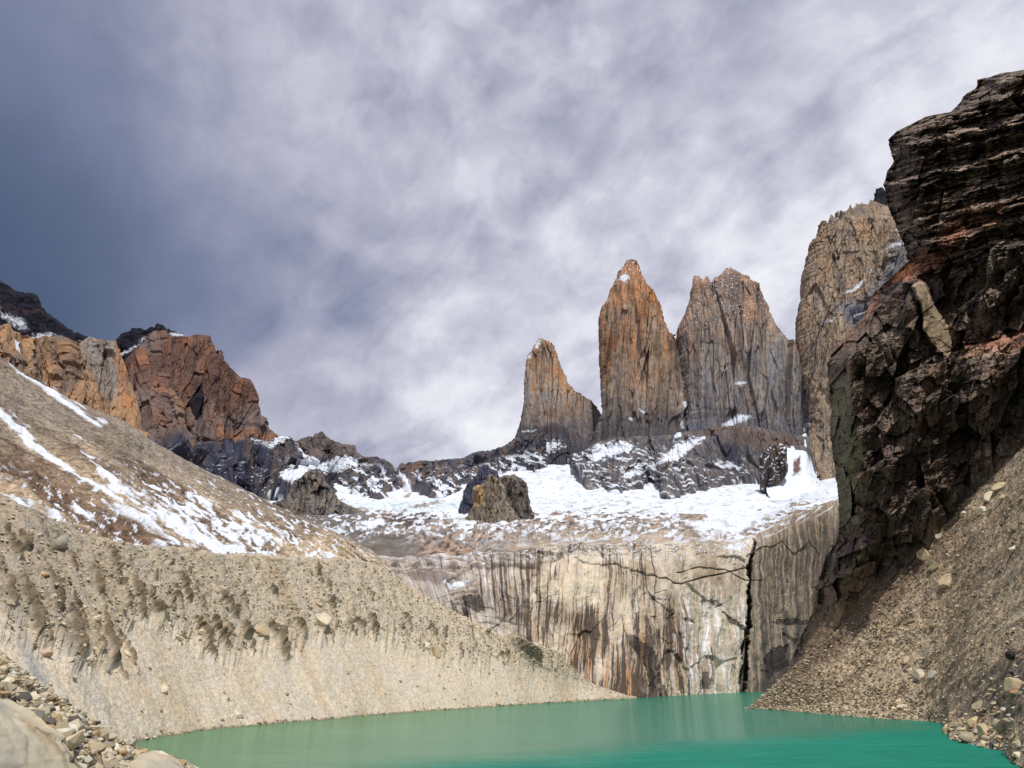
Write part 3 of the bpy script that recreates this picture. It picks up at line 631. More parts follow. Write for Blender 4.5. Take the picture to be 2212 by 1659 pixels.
# ---------------- central ridges at the head of the snowfield
def paint_center(P, vx, vy, n):
    f = fbm(V3(vx / 14, vy / 22), 5, 111); h = fbm(V3(vx / 5, vy / 9), 4, 112)
    col = np.zeros(P.shape) + A(86, 84, 94)
    col = lerp(col, A(112, 96, 86), sst(0, .4, f)); col = lerp(col, A(48, 50, 66), sst(0, .4, -f) * .8)
    col = lerp(col, A(118, 84, 66), pmask(vx, vy, [(850, 1012), (868, 1002), (920, 1000), (915, 1020), (880, 1030)], 8, 8 * f) * .6)
    col = lerp(col, A(124, 104, 92), pmask(vx, vy, [(612, 957), (690, 935), (770, 965), (770, 990), (700, 1000), (640, 1000)], 10, 8 * f) * .5)
    g = (vx - vy * .9)
    str_ = fbm(V3((vx + vy * 1.1) / 24, (vy * .9 - vx * .35) / 5.5), 4, 113)
    sn = sst(.02, .16, str_ + .25 * h - .10) * sst(4, 26, vy - np.interp(vx, [600, 700, 770, 814, 854, 900, 1000, 1100, 1150], [1000, 995, 992, 1000, 1018, 1010, 1000, 970, 960]))
    sn = np.maximum(sn, pmask(vx, vy, [(664, 1013), (700, 1000), (740, 992), (775, 994), (770, 1008), (720, 1030), (700, 1036), (660, 1020)], 4, 9 * h))
    sn = np.maximum(sn, pmask(vx, vy, [(853, 1015), (862, 1020), (885, 1048), (890, 1062), (878, 1058), (868, 1040)], 3, 4 * h))
    sn = sn * (1 - .9 * pmask(vx, vy, [(880, 1030), (915, 1040), (940, 1055), (930, 1078), (895, 1060)], 6, 5 * h))
    sn = sn * (1 - .9 * pmask(vx, vy, [(612, 957), (690, 935), (770, 965), (775, 985), (740, 988), (700, 995), (664, 1010), (640, 985)], 3, 3 * h))
    return lerp(col, SNOW, sn), sn
def disp_center(P, vx, vy):
    return 18 * ridged(P * .006, 2, 115) + facets(vx + .2 * vy, vy, [(26, 34, 13), (11, 18, 6), (5, 8, 2.5)], 116)[0]
ridge('center_ridge', [(590, 960, 2350), (612, 955, 2350), (640, 953, 2350), (660, 946, 2350), (668, 942, 2350), (674, 947, 2350), (682, 937, 2350), (695, 934, 2350), (704, 945, 2350), (731, 958, 2350), (765, 964, 2350), (768, 975, 2350), (782, 988, 2350), (812, 988, 2350), (833, 996, 2350), (846, 1003, 2350), (856, 1016, 2350), (868, 1002, 2360), (911, 998, 2360), (959, 996, 2360), (994, 992, 2370), (1031, 978, 2380), (1064, 973, 2390), (1093, 963, 2400), (1112, 950, 2400), (1180, 930, 2400)],
      [(590, 1072, shelfY(590, 1072)), (680, 1050, shelfY(680, 1050)), (712, 1038, shelfY(712, 1038)), (749, 1053, shelfY(749, 1053)), (776, 1072, shelfY(776, 1072)), (814, 1078, shelfY(814, 1078)), (835, 1068, shelfY(835, 1068)), (857, 1057, shelfY(857, 1057)), (876, 1052, shelfY(876, 1052)), (886, 1063, shelfY(886, 1063)), (916, 1071, shelfY(916, 1071)), (943, 1077, shelfY(943, 1077)), (983, 1066, shelfY(983, 1066)), (1010, 1045, shelfY(1010, 1045)), (1060, 1020, 2330), (1180, 1010, 2400)],
      590, 1180, 1.0, 170, paint_center, MAT['ridge'], 4.5, 9, disp_center, seed=12, back=(0, 260, -300), label='jagged grey ridge with snow gullies left of the towers')

# ---------------- bodies traced by their left and right outline (towers, outcrops)
def rowbody(name, left, right, Y, step, nth, bfac, paint, disp, mat, kexp=2.3, jag=2.0, jagf=8, seed=0, lean=0.0, label=None, kind='structure', capz=6, link_it=True, bmin=0.0, topjag=0.0):
    l = np.array(left, float); r = np.array(right, float)
    y0 = max(l[:, 1].min(), r[:, 1].min()); y1 = min(l[:, 1].max(), r[:, 1].max())
    vs = cols(y0, y1, step)
    o = np.argsort(l[:, 1], kind='stable'); l = l[o]; o = np.argsort(r[:, 1], kind='stable'); r = r[o]
    XL = np.interp(vs, l[:, 1], l[:, 0]); XR = np.interp(vs, r[:, 1], r[:, 0])
    jl = -jag * fbm(V3(vs / jagf, 0 * vs), 4, seed + 1, .6); jr = jag * fbm(V3(vs / jagf, 0 * vs + 5), 4, seed + 2, .6)
    if topjag: jl = jl - topjag * (ridged(V3(vs / 8, 0 * vs), 4, seed + 3, .6) - .3) * np.exp(-(vs - y0) / 90.0)
    XR = np.maximum(XR, XL + 1.5)
    th = np.concatenate([np.linspace(0, math.pi, int(nth)), np.linspace(math.pi, 2 * math.pi, max(12, int(nth / 8)))[1:]])
    # denser at the edges handled by the super-ellipse
    ca, sa = np.cos(th), np.sin(th)
    e = 2.0 / kexp
    cx = np.sign(ca) * np.abs(ca) ** e; cy = np.sign(sa) * np.abs(sa) ** e
    PL = at(XL, vs, 0 * vs + Y); PR = at(XR, vs, 0 * vs + Y)
    cxw = (PL[:, 0] + PR[:, 0]) / 2; a = (PR[:, 0] - PL[:, 0]) / 2
    b = np.maximum(a * bfac, bmin)
    zf = (vs - y0)
    P = np.zeros((len(vs), len(th), 3))
    P[..., 0] = cxw[:, None] + a[:, None] * cx[None, :]; P[..., 2] = PL[:, 2][:, None]
    pxm = (a / np.maximum(1, (XR - XL) / 2))[:, None]
    P[..., 0] += pxm * np.abs(cx)[None, :] ** 5 * np.where(cx[None, :] < 0, jl[:, None], jr[:, None])
    if topjag: P[..., 2] += topjag * 2.2 * (ridged(V3(P[..., 0] / 13.0, 0 * P[..., 0]), 4, seed + 8, .6) - .25) * pxm * np.abs(cx)[None, :] ** 3 * (cx < .2)[None, :] * np.exp(-(vs - y0) / 60.0)[:, None]
    P[..., 1] = Y + lean * (PL[:, 2] - PL[-1, 2])[:, None] - b[:, None] * cy[None, :]
    n = np.zeros(P.shape); n[..., 0] = cx; n[..., 1] = -cy; n /= np.linalg.norm(n, axis=-1, keepdims=True) + 1e-9
    vx, vy = proj(P)
    t = (vx - XL[:, None]) / (XR - XL)[:, None]
    d = disp(P, vx, vy)
    front = sst(0.0, .5, cy[None, :] + 0 * d)
    P = P + n * (d * (.25 + .75 * front) * sst(0, 8, vy - y0))[..., None] * np.array([.45, 1, 1])
    # serrated top rows
    P[..., 2] += (np.exp(-zf / 5.0)[:, None] * capz * fbm(V3(P[..., 0] / 9, P[..., 1] / 9), 4, seed + 5))
    n2 = normals(P)
    col, sn = paint(P, vx, vy, n2)
    if not link_it: return P, col, sn
    # close the top with a fan row
    cap = P[0].mean(0); capz_ = P[0:1] * 0 + cap; capz_[..., 2] += .3 * abs(capz)
    Pa = np.concatenate([capz_, P], 0); ca_ = np.concatenate([col[0:1], col], 0); sa_ = np.concatenate([sn[0:1], sn], 0)
    return grid_obj(name, Pa, ca_, mat, snow=sa_, kind=kind, label=label, flip=False), P

def tower_paint(orange_top, orange_amt, seed, snowpolys=(), darkpolys=(), orangepolys=(), greypolys=(), snowtop=0, grey=(132, 126, 124)):
    def paint(P, vx, vy, n):
        f = fbm(V3(vx / 7.5, vy / 75), 5, seed); g = fbm(V3(vx / 34, vy / 60), 4, seed + 1); h = fbm(V3(vx / 3.2, vy / 34), 4, seed + 2); fine = fbm(V3(vx / 4, vy / 3), 4, seed + 3)
        om = sst(-.5, .7, (orange_top - vy) / 150.0 + .4 * g + .35 * f) * orange_amt
        base = lerp(np.zeros(P.shape) + A(*grey), A(104, 102, 112), sst(0, .5, f) * .7)
        base = lerp(base, A(166, 152, 136), sst(.05, .4, -f) * .7)
        org = lerp(np.zeros(P.shape) + A(168, 142, 114), A(184, 126, 76), sst(-.4, .7, g + (740 - vy) / 280.0)); org = lerp(org, A(128, 104, 88), sst(0, .5, f) * .7)
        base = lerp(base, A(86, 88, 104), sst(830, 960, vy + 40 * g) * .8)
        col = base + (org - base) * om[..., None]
        for q, a_ in orangepolys: col = lerp(col, A(196, 124, 60), pmask(vx, vy, q, 8, 8 * f) * a_ * .9)
        for q, a_ in greypolys: col = lerp(col, A(142, 142, 150), pmask(vx, vy, q, 4, 6 * f) * a_)
        for q, a_ in darkpolys: col = lerp(col, A(58, 56, 70), pmask(vx, vy, q, 5, 7 * f) * a_)
        ton = facets(vx, vy, [(13, 80, 1), (6, 34, 1)], seed)[1]
        col = col * np.clip(1.14 + .13 * ton, .5, 1.6)[..., None]
        col = lerp(col, A(60, 56, 62), sst(.2, .6, h) * .5)
        col = lerp(col, A(110, 84, 66), sst(.22, .5, fbm(V3(vx / 20, vy / 30), 4, seed + 9)) * .45)
        sn = np.zeros(vx.shape)
        for q, w in snowpolys: sn = np.maximum(sn, pmask(vx, vy, q, 2.2, w * fine))
        if snowtop:
            sn = np.maximum(sn, sst(.40, .48, fine + .16 * f) * sst(snowtop, snowtop - 90, vy) * .95)
        return lerp(col, SNOW, sn), sn
    return paint
def tower_disp(seed, a1=16, a2=8, tilt=0.0):
    def disp(P, vx, vy):
        u = vx + tilt * (vy - 800)
        return .8 * a1 * ridged(V3(u / 60, vy / 600), 2, seed) + facets(u, vy, [(36, 240, 1.5 * a1), (14, 110, 1.2 * a2), (6, 50, .55 * a2), (3.2, 20, .2 * a2)], seed)[0] + 2.0 * fbm(P * .04, 4, seed + 6)
    return disp
# the small left tower
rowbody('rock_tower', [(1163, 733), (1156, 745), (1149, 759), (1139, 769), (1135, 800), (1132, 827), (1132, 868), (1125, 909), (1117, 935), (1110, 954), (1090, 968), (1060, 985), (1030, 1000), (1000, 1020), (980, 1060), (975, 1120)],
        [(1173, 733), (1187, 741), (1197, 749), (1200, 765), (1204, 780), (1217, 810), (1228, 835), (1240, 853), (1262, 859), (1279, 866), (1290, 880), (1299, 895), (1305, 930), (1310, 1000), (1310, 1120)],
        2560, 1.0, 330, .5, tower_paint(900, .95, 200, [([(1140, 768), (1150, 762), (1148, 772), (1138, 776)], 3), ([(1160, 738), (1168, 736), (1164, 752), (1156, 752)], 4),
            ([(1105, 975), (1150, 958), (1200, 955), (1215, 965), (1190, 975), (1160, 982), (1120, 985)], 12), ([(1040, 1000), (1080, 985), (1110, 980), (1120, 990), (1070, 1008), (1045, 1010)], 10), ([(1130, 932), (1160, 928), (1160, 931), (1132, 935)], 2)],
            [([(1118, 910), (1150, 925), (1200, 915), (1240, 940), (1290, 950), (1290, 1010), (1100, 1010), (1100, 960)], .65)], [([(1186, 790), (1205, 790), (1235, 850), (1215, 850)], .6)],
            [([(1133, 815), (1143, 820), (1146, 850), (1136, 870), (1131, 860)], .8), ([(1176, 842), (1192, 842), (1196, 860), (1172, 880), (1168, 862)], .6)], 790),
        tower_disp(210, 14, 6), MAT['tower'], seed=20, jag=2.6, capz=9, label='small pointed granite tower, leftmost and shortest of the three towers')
# the tall middle tower
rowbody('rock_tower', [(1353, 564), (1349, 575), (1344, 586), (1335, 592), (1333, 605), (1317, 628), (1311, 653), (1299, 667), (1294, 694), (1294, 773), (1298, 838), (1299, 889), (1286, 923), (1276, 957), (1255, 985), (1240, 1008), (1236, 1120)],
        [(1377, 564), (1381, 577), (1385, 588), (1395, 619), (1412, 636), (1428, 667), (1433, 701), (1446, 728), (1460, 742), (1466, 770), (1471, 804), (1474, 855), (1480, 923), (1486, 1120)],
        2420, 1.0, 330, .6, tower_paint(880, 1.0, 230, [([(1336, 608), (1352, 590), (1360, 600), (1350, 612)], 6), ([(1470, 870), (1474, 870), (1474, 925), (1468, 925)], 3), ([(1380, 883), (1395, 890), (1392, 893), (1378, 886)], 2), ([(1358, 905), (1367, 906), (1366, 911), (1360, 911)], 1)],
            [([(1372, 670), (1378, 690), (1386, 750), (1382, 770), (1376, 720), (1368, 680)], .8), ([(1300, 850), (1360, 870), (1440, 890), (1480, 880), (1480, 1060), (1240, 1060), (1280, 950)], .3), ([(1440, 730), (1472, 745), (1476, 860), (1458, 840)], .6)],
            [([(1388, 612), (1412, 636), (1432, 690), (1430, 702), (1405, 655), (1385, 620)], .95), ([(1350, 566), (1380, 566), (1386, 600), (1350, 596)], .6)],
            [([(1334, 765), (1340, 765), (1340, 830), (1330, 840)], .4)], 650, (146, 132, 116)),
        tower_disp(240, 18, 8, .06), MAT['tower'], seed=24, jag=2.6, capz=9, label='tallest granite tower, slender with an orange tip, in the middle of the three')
# the broad right tower with its two-pronged head
def north_tower():
    pa = tower_paint(760, .5, 260, [([(1558, 917), (1590, 900), (1618, 897), (1625, 900), (1600, 915), (1580, 922), (1562, 924)], 5), ([(1585, 832), (1600, 826), (1612, 828), (1598, 836)], 3), ([(1560, 798), (1570, 797), (1566, 801)], 1), ([(1742, 888), (1748, 930), (1740, 930)], 2)],
        [([(1620, 880), (1650, 825), (1690, 795), (1720, 795), (1700, 800), (1665, 822), (1640, 855), (1610, 895)], .45), ([(1722, 785), (1738, 830), (1746, 930), (1736, 930), (1728, 850)], .85), ([(1560, 590), (1600, 600), (1610, 800), (1595, 800)], .4)],
        [([(1605, 620), (1625, 640), (1622, 720), (1610, 700)], .5), ([(1596, 592), (1618, 608), (1628, 625), (1608, 612)], .7), ([(1497, 600), (1530, 600), (1520, 622), (1498, 640)], .5)],
        [([(1660, 765), (1672, 758), (1692, 775), (1700, 795), (1685, 830), (1655, 860), (1655, 800)], .55)], 760, (138, 130, 126))
    dd = tower_disp(270, 18, 8, -.04)
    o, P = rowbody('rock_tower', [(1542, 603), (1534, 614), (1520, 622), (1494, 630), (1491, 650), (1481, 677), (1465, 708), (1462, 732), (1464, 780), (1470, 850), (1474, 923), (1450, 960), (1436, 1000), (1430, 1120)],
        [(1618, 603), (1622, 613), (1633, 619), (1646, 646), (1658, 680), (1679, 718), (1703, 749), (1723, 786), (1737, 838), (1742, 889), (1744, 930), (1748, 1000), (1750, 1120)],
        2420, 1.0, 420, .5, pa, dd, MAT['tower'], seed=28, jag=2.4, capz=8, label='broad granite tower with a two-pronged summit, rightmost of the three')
    # summit prongs, merged into the same body
    parts = []
    for L_, R_, s in [([(1566, 583), (1556, 596), (1548, 606), (1545, 640)], [(1584, 583), (1602, 594), (1616, 608), (1622, 640)], 31), ([(1498, 597), (1496, 610), (1494, 650)], [(1508, 597), (1516, 603), (1534, 616), (1540, 650)], 33), ([(1524, 598), (1520, 610), (1516, 640)], [(1530, 598), (1534, 610), (1546, 640)], 35)]:
        P2, c2, s2 = rowbody('x', L_, R_, 2422, 1.0, 90, .5, pa, lambda P, vx, vy: 5 * ridged(V3(vx / 9, vy / 60), 3, 88), MAT['tower'], seed=s, jag=1.2, capz=12, link_it=False)
        parts.append((P2, c2, s2))
    me0 = o.data; nv = len(me0.vertices)
    co = np.empty(nv * 3, F32); me0.vertices.foreach_get('co', co); fa = np.empty(len(me0.loops), np.int32); me0.loops.foreach_get('vertex_index', fa)
    ca = np.empty(nv * 4, F32); me0.color_attributes['Col'].data.foreach_get('color', ca); ca = ca.reshape(-1, 4)
    V = [co.reshape(-1, 3)]; Fq = [fa.reshape(-1, 4)]; CC = [ca[:, :3]]; SS = [1 - ca[:, 3]]; off = nv
    for P2, c2, s2 in parts:
        cap = P2[0:1] * 0 + P2[0].mean(0); P2 = np.concatenate([cap, P2], 0); c2 = np.concatenate([c2[:1], c2], 0); s2 = np.concatenate([s2[:1], s2], 0)
        V.append(P2.reshape(-1, 3)); Fq.append(grid_faces(*P2.shape[:2]) + off); CC.append(np.clip(c2, .004, .9).reshape(-1, 3)); SS.append(s2.ravel()); off += P2.shape[0] * P2.shape[1]
    me = raw_mesh('rock_tower', np.concatenate(V), np.concatenate(Fq), np.concatenate(CC), np.concatenate(SS)); me.materials.append(MAT['tower'])
    o.data = me; bpy.data.meshes.remove(me0)
north_tower()

# ---------------- snow-banded foot of the towers
def paint_foot(P, vx, vy, n):
    f = fbm(V3(vx / 9, vy / 26), 5, 301); h = fbm(V3(vx / 3.5, vy / 14), 4, 302); fine = fbm(V3(vx / 7, vy / 4), 4, 303)
    col = np.zeros(P.shape) + A(106, 102, 106); col = lerp(col, A(134, 120, 108), sst(0, .5, f)); col = lerp(col, A(70, 70, 82), sst(0, .45, h) * .7)
    col = lerp(col, A(124, 94, 78), pmask(vx, vy, [(1470, 905), (1560, 910), (1700, 940), (1740, 960), (1700, 985), (1560, 950), (1490, 930)], 14, 10 * f) * .5)
    col = lerp(col, A(48, 50, 74), pmask(vx, vy, [(1560, 960), (1590, 955), (1600, 1000), (1580, 1025), (1560, 1000)], 8, 8 * f) * .7)
    sn = np.zeros(vx.shape)
    for q, w, b in [([(1278, 990), (1290, 968), (1320, 960), (1372, 960), (1365, 975), (1330, 985), (1300, 1000), (1272, 1010)], 12, 0),
                 ([(1430, 1000), (1446, 975), (1470, 962), (1525, 940), (1520, 950), (1490, 975), (1470, 992), (1450, 1003), (1400, 1012), (1370, 1008)], 7, 0),
                 ([(1538, 1000), (1560, 1005), (1590, 1005), (1600, 1014), (1570, 1016), (1545, 1008)], 6, 0), ([(1340, 1020), (1375, 1018), (1390, 1030), (1350, 1030)], 8, 0), ([(1464, 935), (1474, 930), (1470, 950), (1455, 960)], 3, 0),
                 ([(1060, 1000), (1120, 985), (1180, 982), (1180, 995), (1100, 1008)], 12, -2)]:
        sn = np.maximum(sn, pmask(vx, vy, q, 2.5, w * fine + b))
    gl = fbm(V3((vx + 1.2 * vy) / 30, (vy - .35 * vx) / 6), 4, 305)
    sn = np.maximum(sn, sst(.14, .26, gl + .3 * fine - .03) * sst(958, 985, vy) * sst(1520, 1400, vx) * .95)
    sn = np.maximum(sn, sst(.34, .42, gl + .3 * fine) * sst(985, 1005, vy))
    return lerp(col, SNOW, sn), sn
def disp_foot(P, vx, vy): return 14 * ridged(V3(vx / 60, vy / 200), 2, 311) + facets(vx - .1 * vy, vy, [(30, 60, 13), (11, 34, 6), (5, 14, 2.5)], 312)[0]
sn_line = [(1060, 1012), (1100, 1000), (1140, 995), (1200, 990), (1234, 1000), (1238, 1010), (1250, 1000), (1262, 1024), (1272, 1056), (1300, 1046), (1330, 1066), (1345, 1062), (1402, 1040), (1420, 1052), (1436, 1077), (1504, 1060), (1530, 1052), (1570, 1045), (1614, 1026), (1640, 1010), (1680, 990), (1720, 975), (1750, 965)]
ridge('tower_foot', [(1060, 990, 2530), (1110, 968, 2500), (1200, 962, 2480), (1225, 985, 2420), (1262, 975, 2360), (1290, 958, 2310), (1340, 946, 2290), (1440, 940, 2290), (1480, 935, 2270), (1560, 920, 2260), (1620, 920, 2260), (1700, 935, 2270), (1750, 945, 2300)],
      [(x, y + 2, min(shelfY(x, y + 2) - 8, 2470 if x < 1240 else 2230)) for x, y in sn_line], 1060, 1750, 1.1, 130, paint_foot, MAT['tower'], 4, 14, disp_foot, seed=36, back=(0, 60, -120), steep=.1, label='dark rock apron with snow bands under the three towers')

# ---------------- outcrops in the snow
def outcrop_paint(c1, c2, c3, seed, tanpoly=None, snowamt=0):
    def paint(P, vx, vy, n):
        f = fbm(V3(vx / 6, vy / 22), 5, seed); h = fbm(V3(vx / 2.6, vy / 9), 4, seed + 1)
        col = lerp(np.zeros(P.shape) + A(*c1), A(*c2), sst(0, .4, f)); col = lerp(col, A(*c3), sst(0.05, .4, -f + .4 * h) * .8)
        if tanpoly: col = lerp(col, A(196, 160, 104), pmask(vx, vy, tanpoly, 4, 4 * f) * .8)
        sn = sst(.30, .42, fbm(V3(vx / 5, vy / 4), 4, seed + 3) + snowamt - 1) if snowamt else np.zeros(vx.shape)
        return lerp(col, SNOW, sn), sn
    return paint
od = lambda s, a: (lambda P, vx, vy: a * .6 * ridged(V3(vx / 24, vy / 90), 2, s) + facets(vx, vy, [(22, 50, 1.0 * a), (9, 22, .45 * a), (4, 9, .18 * a)], s)[0])
rowbody('rock_outcrop', [(672, 1016), (660, 1022), (652, 1032), (636, 1040), (629, 1048), (624, 1066), (614, 1080), (598, 1090), (566, 1100), (536, 1108), (500, 1130), (480, 1180)],
        [(697, 1016), (701, 1030), (706, 1044), (716, 1058), (722, 1066), (730, 1078), (752, 1092), (780, 1104), (812, 1130), (830, 1180)], 1560, 1.0, 190, .6,
        outcrop_paint((112, 106, 100), (136, 120, 102), (62, 60, 66), 320), od(330, 15), MAT['tower'], seed=40, jag=3.0, kexp=1.9, capz=5, label='grey rock outcrop shaped like a tooth in the snow, left of centre')
rowbody('rock_outcrop', [(1060, 1024), (1052, 1036), (1047, 1046), (1030, 1054), (1023, 1060), (1021, 1080), (1022, 1094), (1012, 1112), (1000, 1128), (984, 1150)],
        [(1063, 1024), (1072, 1033), (1084, 1042), (1090, 1058), (1092, 1074), (1098, 1090), (1106, 1100), (1118, 1114), (1124, 1128), (1130, 1150)], 1240, 1.0, 150, .8,
        outcrop_paint((140, 126, 108), (158, 140, 114), (88, 80, 74), 340, [(1020, 1050), (1044, 1046), (1050, 1092), (1022, 1100)]), od(350, 11), MAT['tower'], seed=44, jag=3.4, kexp=1.8, capz=4, label='tan rock outcrop with a leaning face in the snow near the centre')
rowbody('rock_outcrop', [(1086, 1030), (1068, 1038), (1060, 1060), (1050, 1100), (1045, 1150)], [(1120, 1030), (1134, 1040), (1140, 1056), (1142, 1074), (1144, 1092), (1150, 1104), (1156, 1150)], 1330, 1.0, 90, .7,
        outcrop_paint((112, 102, 92), (128, 114, 98), (54, 52, 56), 360), od(370, 11), MAT['tower'], seed=48, jag=3.4, kexp=1.8, capz=4, label='low dark outcrop just behind the tan one in the snow')
rowbody('rock_outcrop', [(1040, 1008), (1030, 1024), (1010, 1046), (1002, 1064), (1000, 1080), (996, 1092), (992, 1104), (988, 1150)], [(1056, 1008), (1066, 1018), (1080, 1034), (1096, 1050), (1110, 1150)], 1480, 1.0, 90, .7,
        outcrop_paint((66, 68, 86), (86, 84, 94), (40, 42, 62), 380), od(390, 8), MAT['tower'], seed=52, jag=1.4, capz=4, label='blue-black rock fin behind the tan outcrop')
rowbody('rock_outcrop', [(1675, 960), (1662, 966), (1642, 984), (1641, 1010), (1643, 1040), (1642, 1068)], [(1690, 960), (1698, 974), (1700, 1000), (1701, 1020), (1690, 1036), (1674, 1050), (1650, 1068)], 2050, 1.0, 110, .8,
        outcrop_paint((84, 70, 64), (98, 80, 68), (44, 40, 48), 400, None, 0.98), od(410, 10), MAT['tower'], seed=56, jag=1.4, capz=5, label='dark snow-dusted rock block below the gap right of the broad tower')

# ---------------- steep ice gully right of the broad tower
def gully():
    xs = cols(1656, 1762, 1.2)
    K = line([(1640, 1010, 2200), (1690, 968, 2240), (1715, 952, 2280), (1732, 944, 2300), (1740, 936, 2330), (1748, 960, 2350), (1762, 1010, 2360)], xs)
    Ft = line([(1640, 1066, 2010), (1762, 1062, 2010)], xs); B = Ft + np.array([0, -60, -60])
    P = loft([K + np.array([0, 60, -60]), K, Ft, B], [4, 90, 10]); n = normals(P); vx, vy = proj(P)
    f = fbm(V3(vx / 7, vy / 10), 4, 421); P = P + n * (6 * ridged(P * .02, 4, 422))[..., None]
    col = lerp(np.zeros(P.shape) + SNOW, np.array([.55, .66, .70]), sst(-.1, .35, f) * sst(1060, 980, vy) * .6)
    rk = pmask(vx, vy, [(1712, 1000), (1728, 988), (1728, 1020), (1715, 1030)], 4, 5 * f); col = lerp(col, A(120, 90, 84), rk)
    grid_obj('ice_gully', P, col, MAT['shelf'], snow=1 - rk, smooth=True, kind='structure', label='steep ribbon of snow and blue ice in the gap right of the broad tower')
gully()

# ---------------- tall flank right of the towers
def paint_flank(P, vx, vy, n):
    f = fbm(V3((vx + .1 * vy) / 10, vy / 70), 5, 431); g = fbm(V3(vx / 40, vy / 60), 4, 432); h = fbm(V3(vx / 4, vy / 30), 4, 433); fine = fbm(V3(vx / 7, vy / 4), 4, 434)
    col = np.zeros(P.shape) + A(178, 154, 126); col = lerp(col, A(136, 126, 120), sst(0, .5, f) * .8); col = lerp(col, A(188, 146, 104), sst(-.05, .5, g) * sst(820, 560, vy) * .8)
    col = lerp(col, A(176, 154, 122), sst(.1, .4, -f) * .6)
    gr = pmask(vx, vy, [(1800, 660), (1860, 640), (1900, 600), (1935, 520), (1990, 520), (1990, 760), (1860, 760), (1830, 700)], 12, 10 * f)
    col = lerp(col, A(130, 132, 142), gr * .8)
    col = lerp(col, A(54, 58, 88), pmask(vx, vy, [(1838, 672), (1850, 660), (1880, 655), (1885, 680), (1860, 705), (1840, 695)], 7, 6 * f) * .8)
    col = lerp(col, A(84, 76, 78), sst(.15, .42, h) * .6)
    for q in ([(1790, 590), (1800, 560), (1815, 530), (1835, 500)], [(1748, 760), (1770, 720), (1790, 680), (1820, 650)], [(1735, 860), (1760, 800), (1765, 740)]):
        col = lerp(col, A(58, 52, 58), pmask(vx, vy, q, 1.5, 1.5 * h, False, 1.8) * .8)
    sn = np.zeros(vx.shape)
    for q, w in (([(1820, 632), (1845, 622), (1862, 606), (1866, 606), (1855, 625), (1832, 632)], 3), ([(1776, 700), (1800, 688), (1805, 684), (1798, 694)], 1.5), ([(1905, 545), (1925, 530), (1950, 518), (1955, 524), (1930, 535), (1910, 546)], 4), ([(1870, 590), (1884, 580), (1880, 590)], 2), ([(1925, 500), (1945, 490), (1940, 505)], 5), ([(1878, 668), (1840, 690), (1838, 688)], 1)):
        sn = np.maximum(sn, pmask(vx, vy, q, 2, w * fine))
    return lerp(col, SNOW, sn), sn
def disp_flank(P, vx, vy):
    return 8 * ridged(V3((vx + .12 * vy) / 60, vy / 400), 2, 441) + facets(vx + .12 * vy, vy, [(44, 130, 22), (18, 50, 11), (8, 20, 6), (4, 8, 3)], 442)[0]
rowbody('rock_flank', [(1845, 468), (1830, 474), (1812, 474), (1806, 478), (1800, 490), (1784, 492), (1776, 504), (1763, 522), (1756, 527), (1749, 551), (1737, 592), (1733, 638), (1721, 697), (1724, 755), (1730, 814), (1742, 887), (1746, 931), (1739, 975), (1724, 1045), (1722, 1085), (1722, 1120)],
        [(2000, 468), (2060, 480), (2100, 700), (2130, 1120)], 2350, 1.1, 420, .38, paint_flank, disp_flank, MAT['tower'], seed=60, jag=1.6, jagf=9, capz=46, topjag=24, label='tall tan and grey rock flank rising right of the towers, partly behind the dark cliff')
rowbody('dark_summit', [(1896, 409), (1892, 430), (1884, 449), (1856, 454), (1845, 471), (1840, 520)], [(1908, 409), (1925, 430), (1950, 450), (1990, 470), (2000, 520)], 2460, 1.0, 120, .4, lambda P, vx, vy, n: paint_dark(P, vx + 2000, vy, n), od(450, 9), MAT['ridge'], seed=64, jag=2.0, capz=20, topjag=7, label='dark blue-black summit above the tan flank beside the dark cliff')

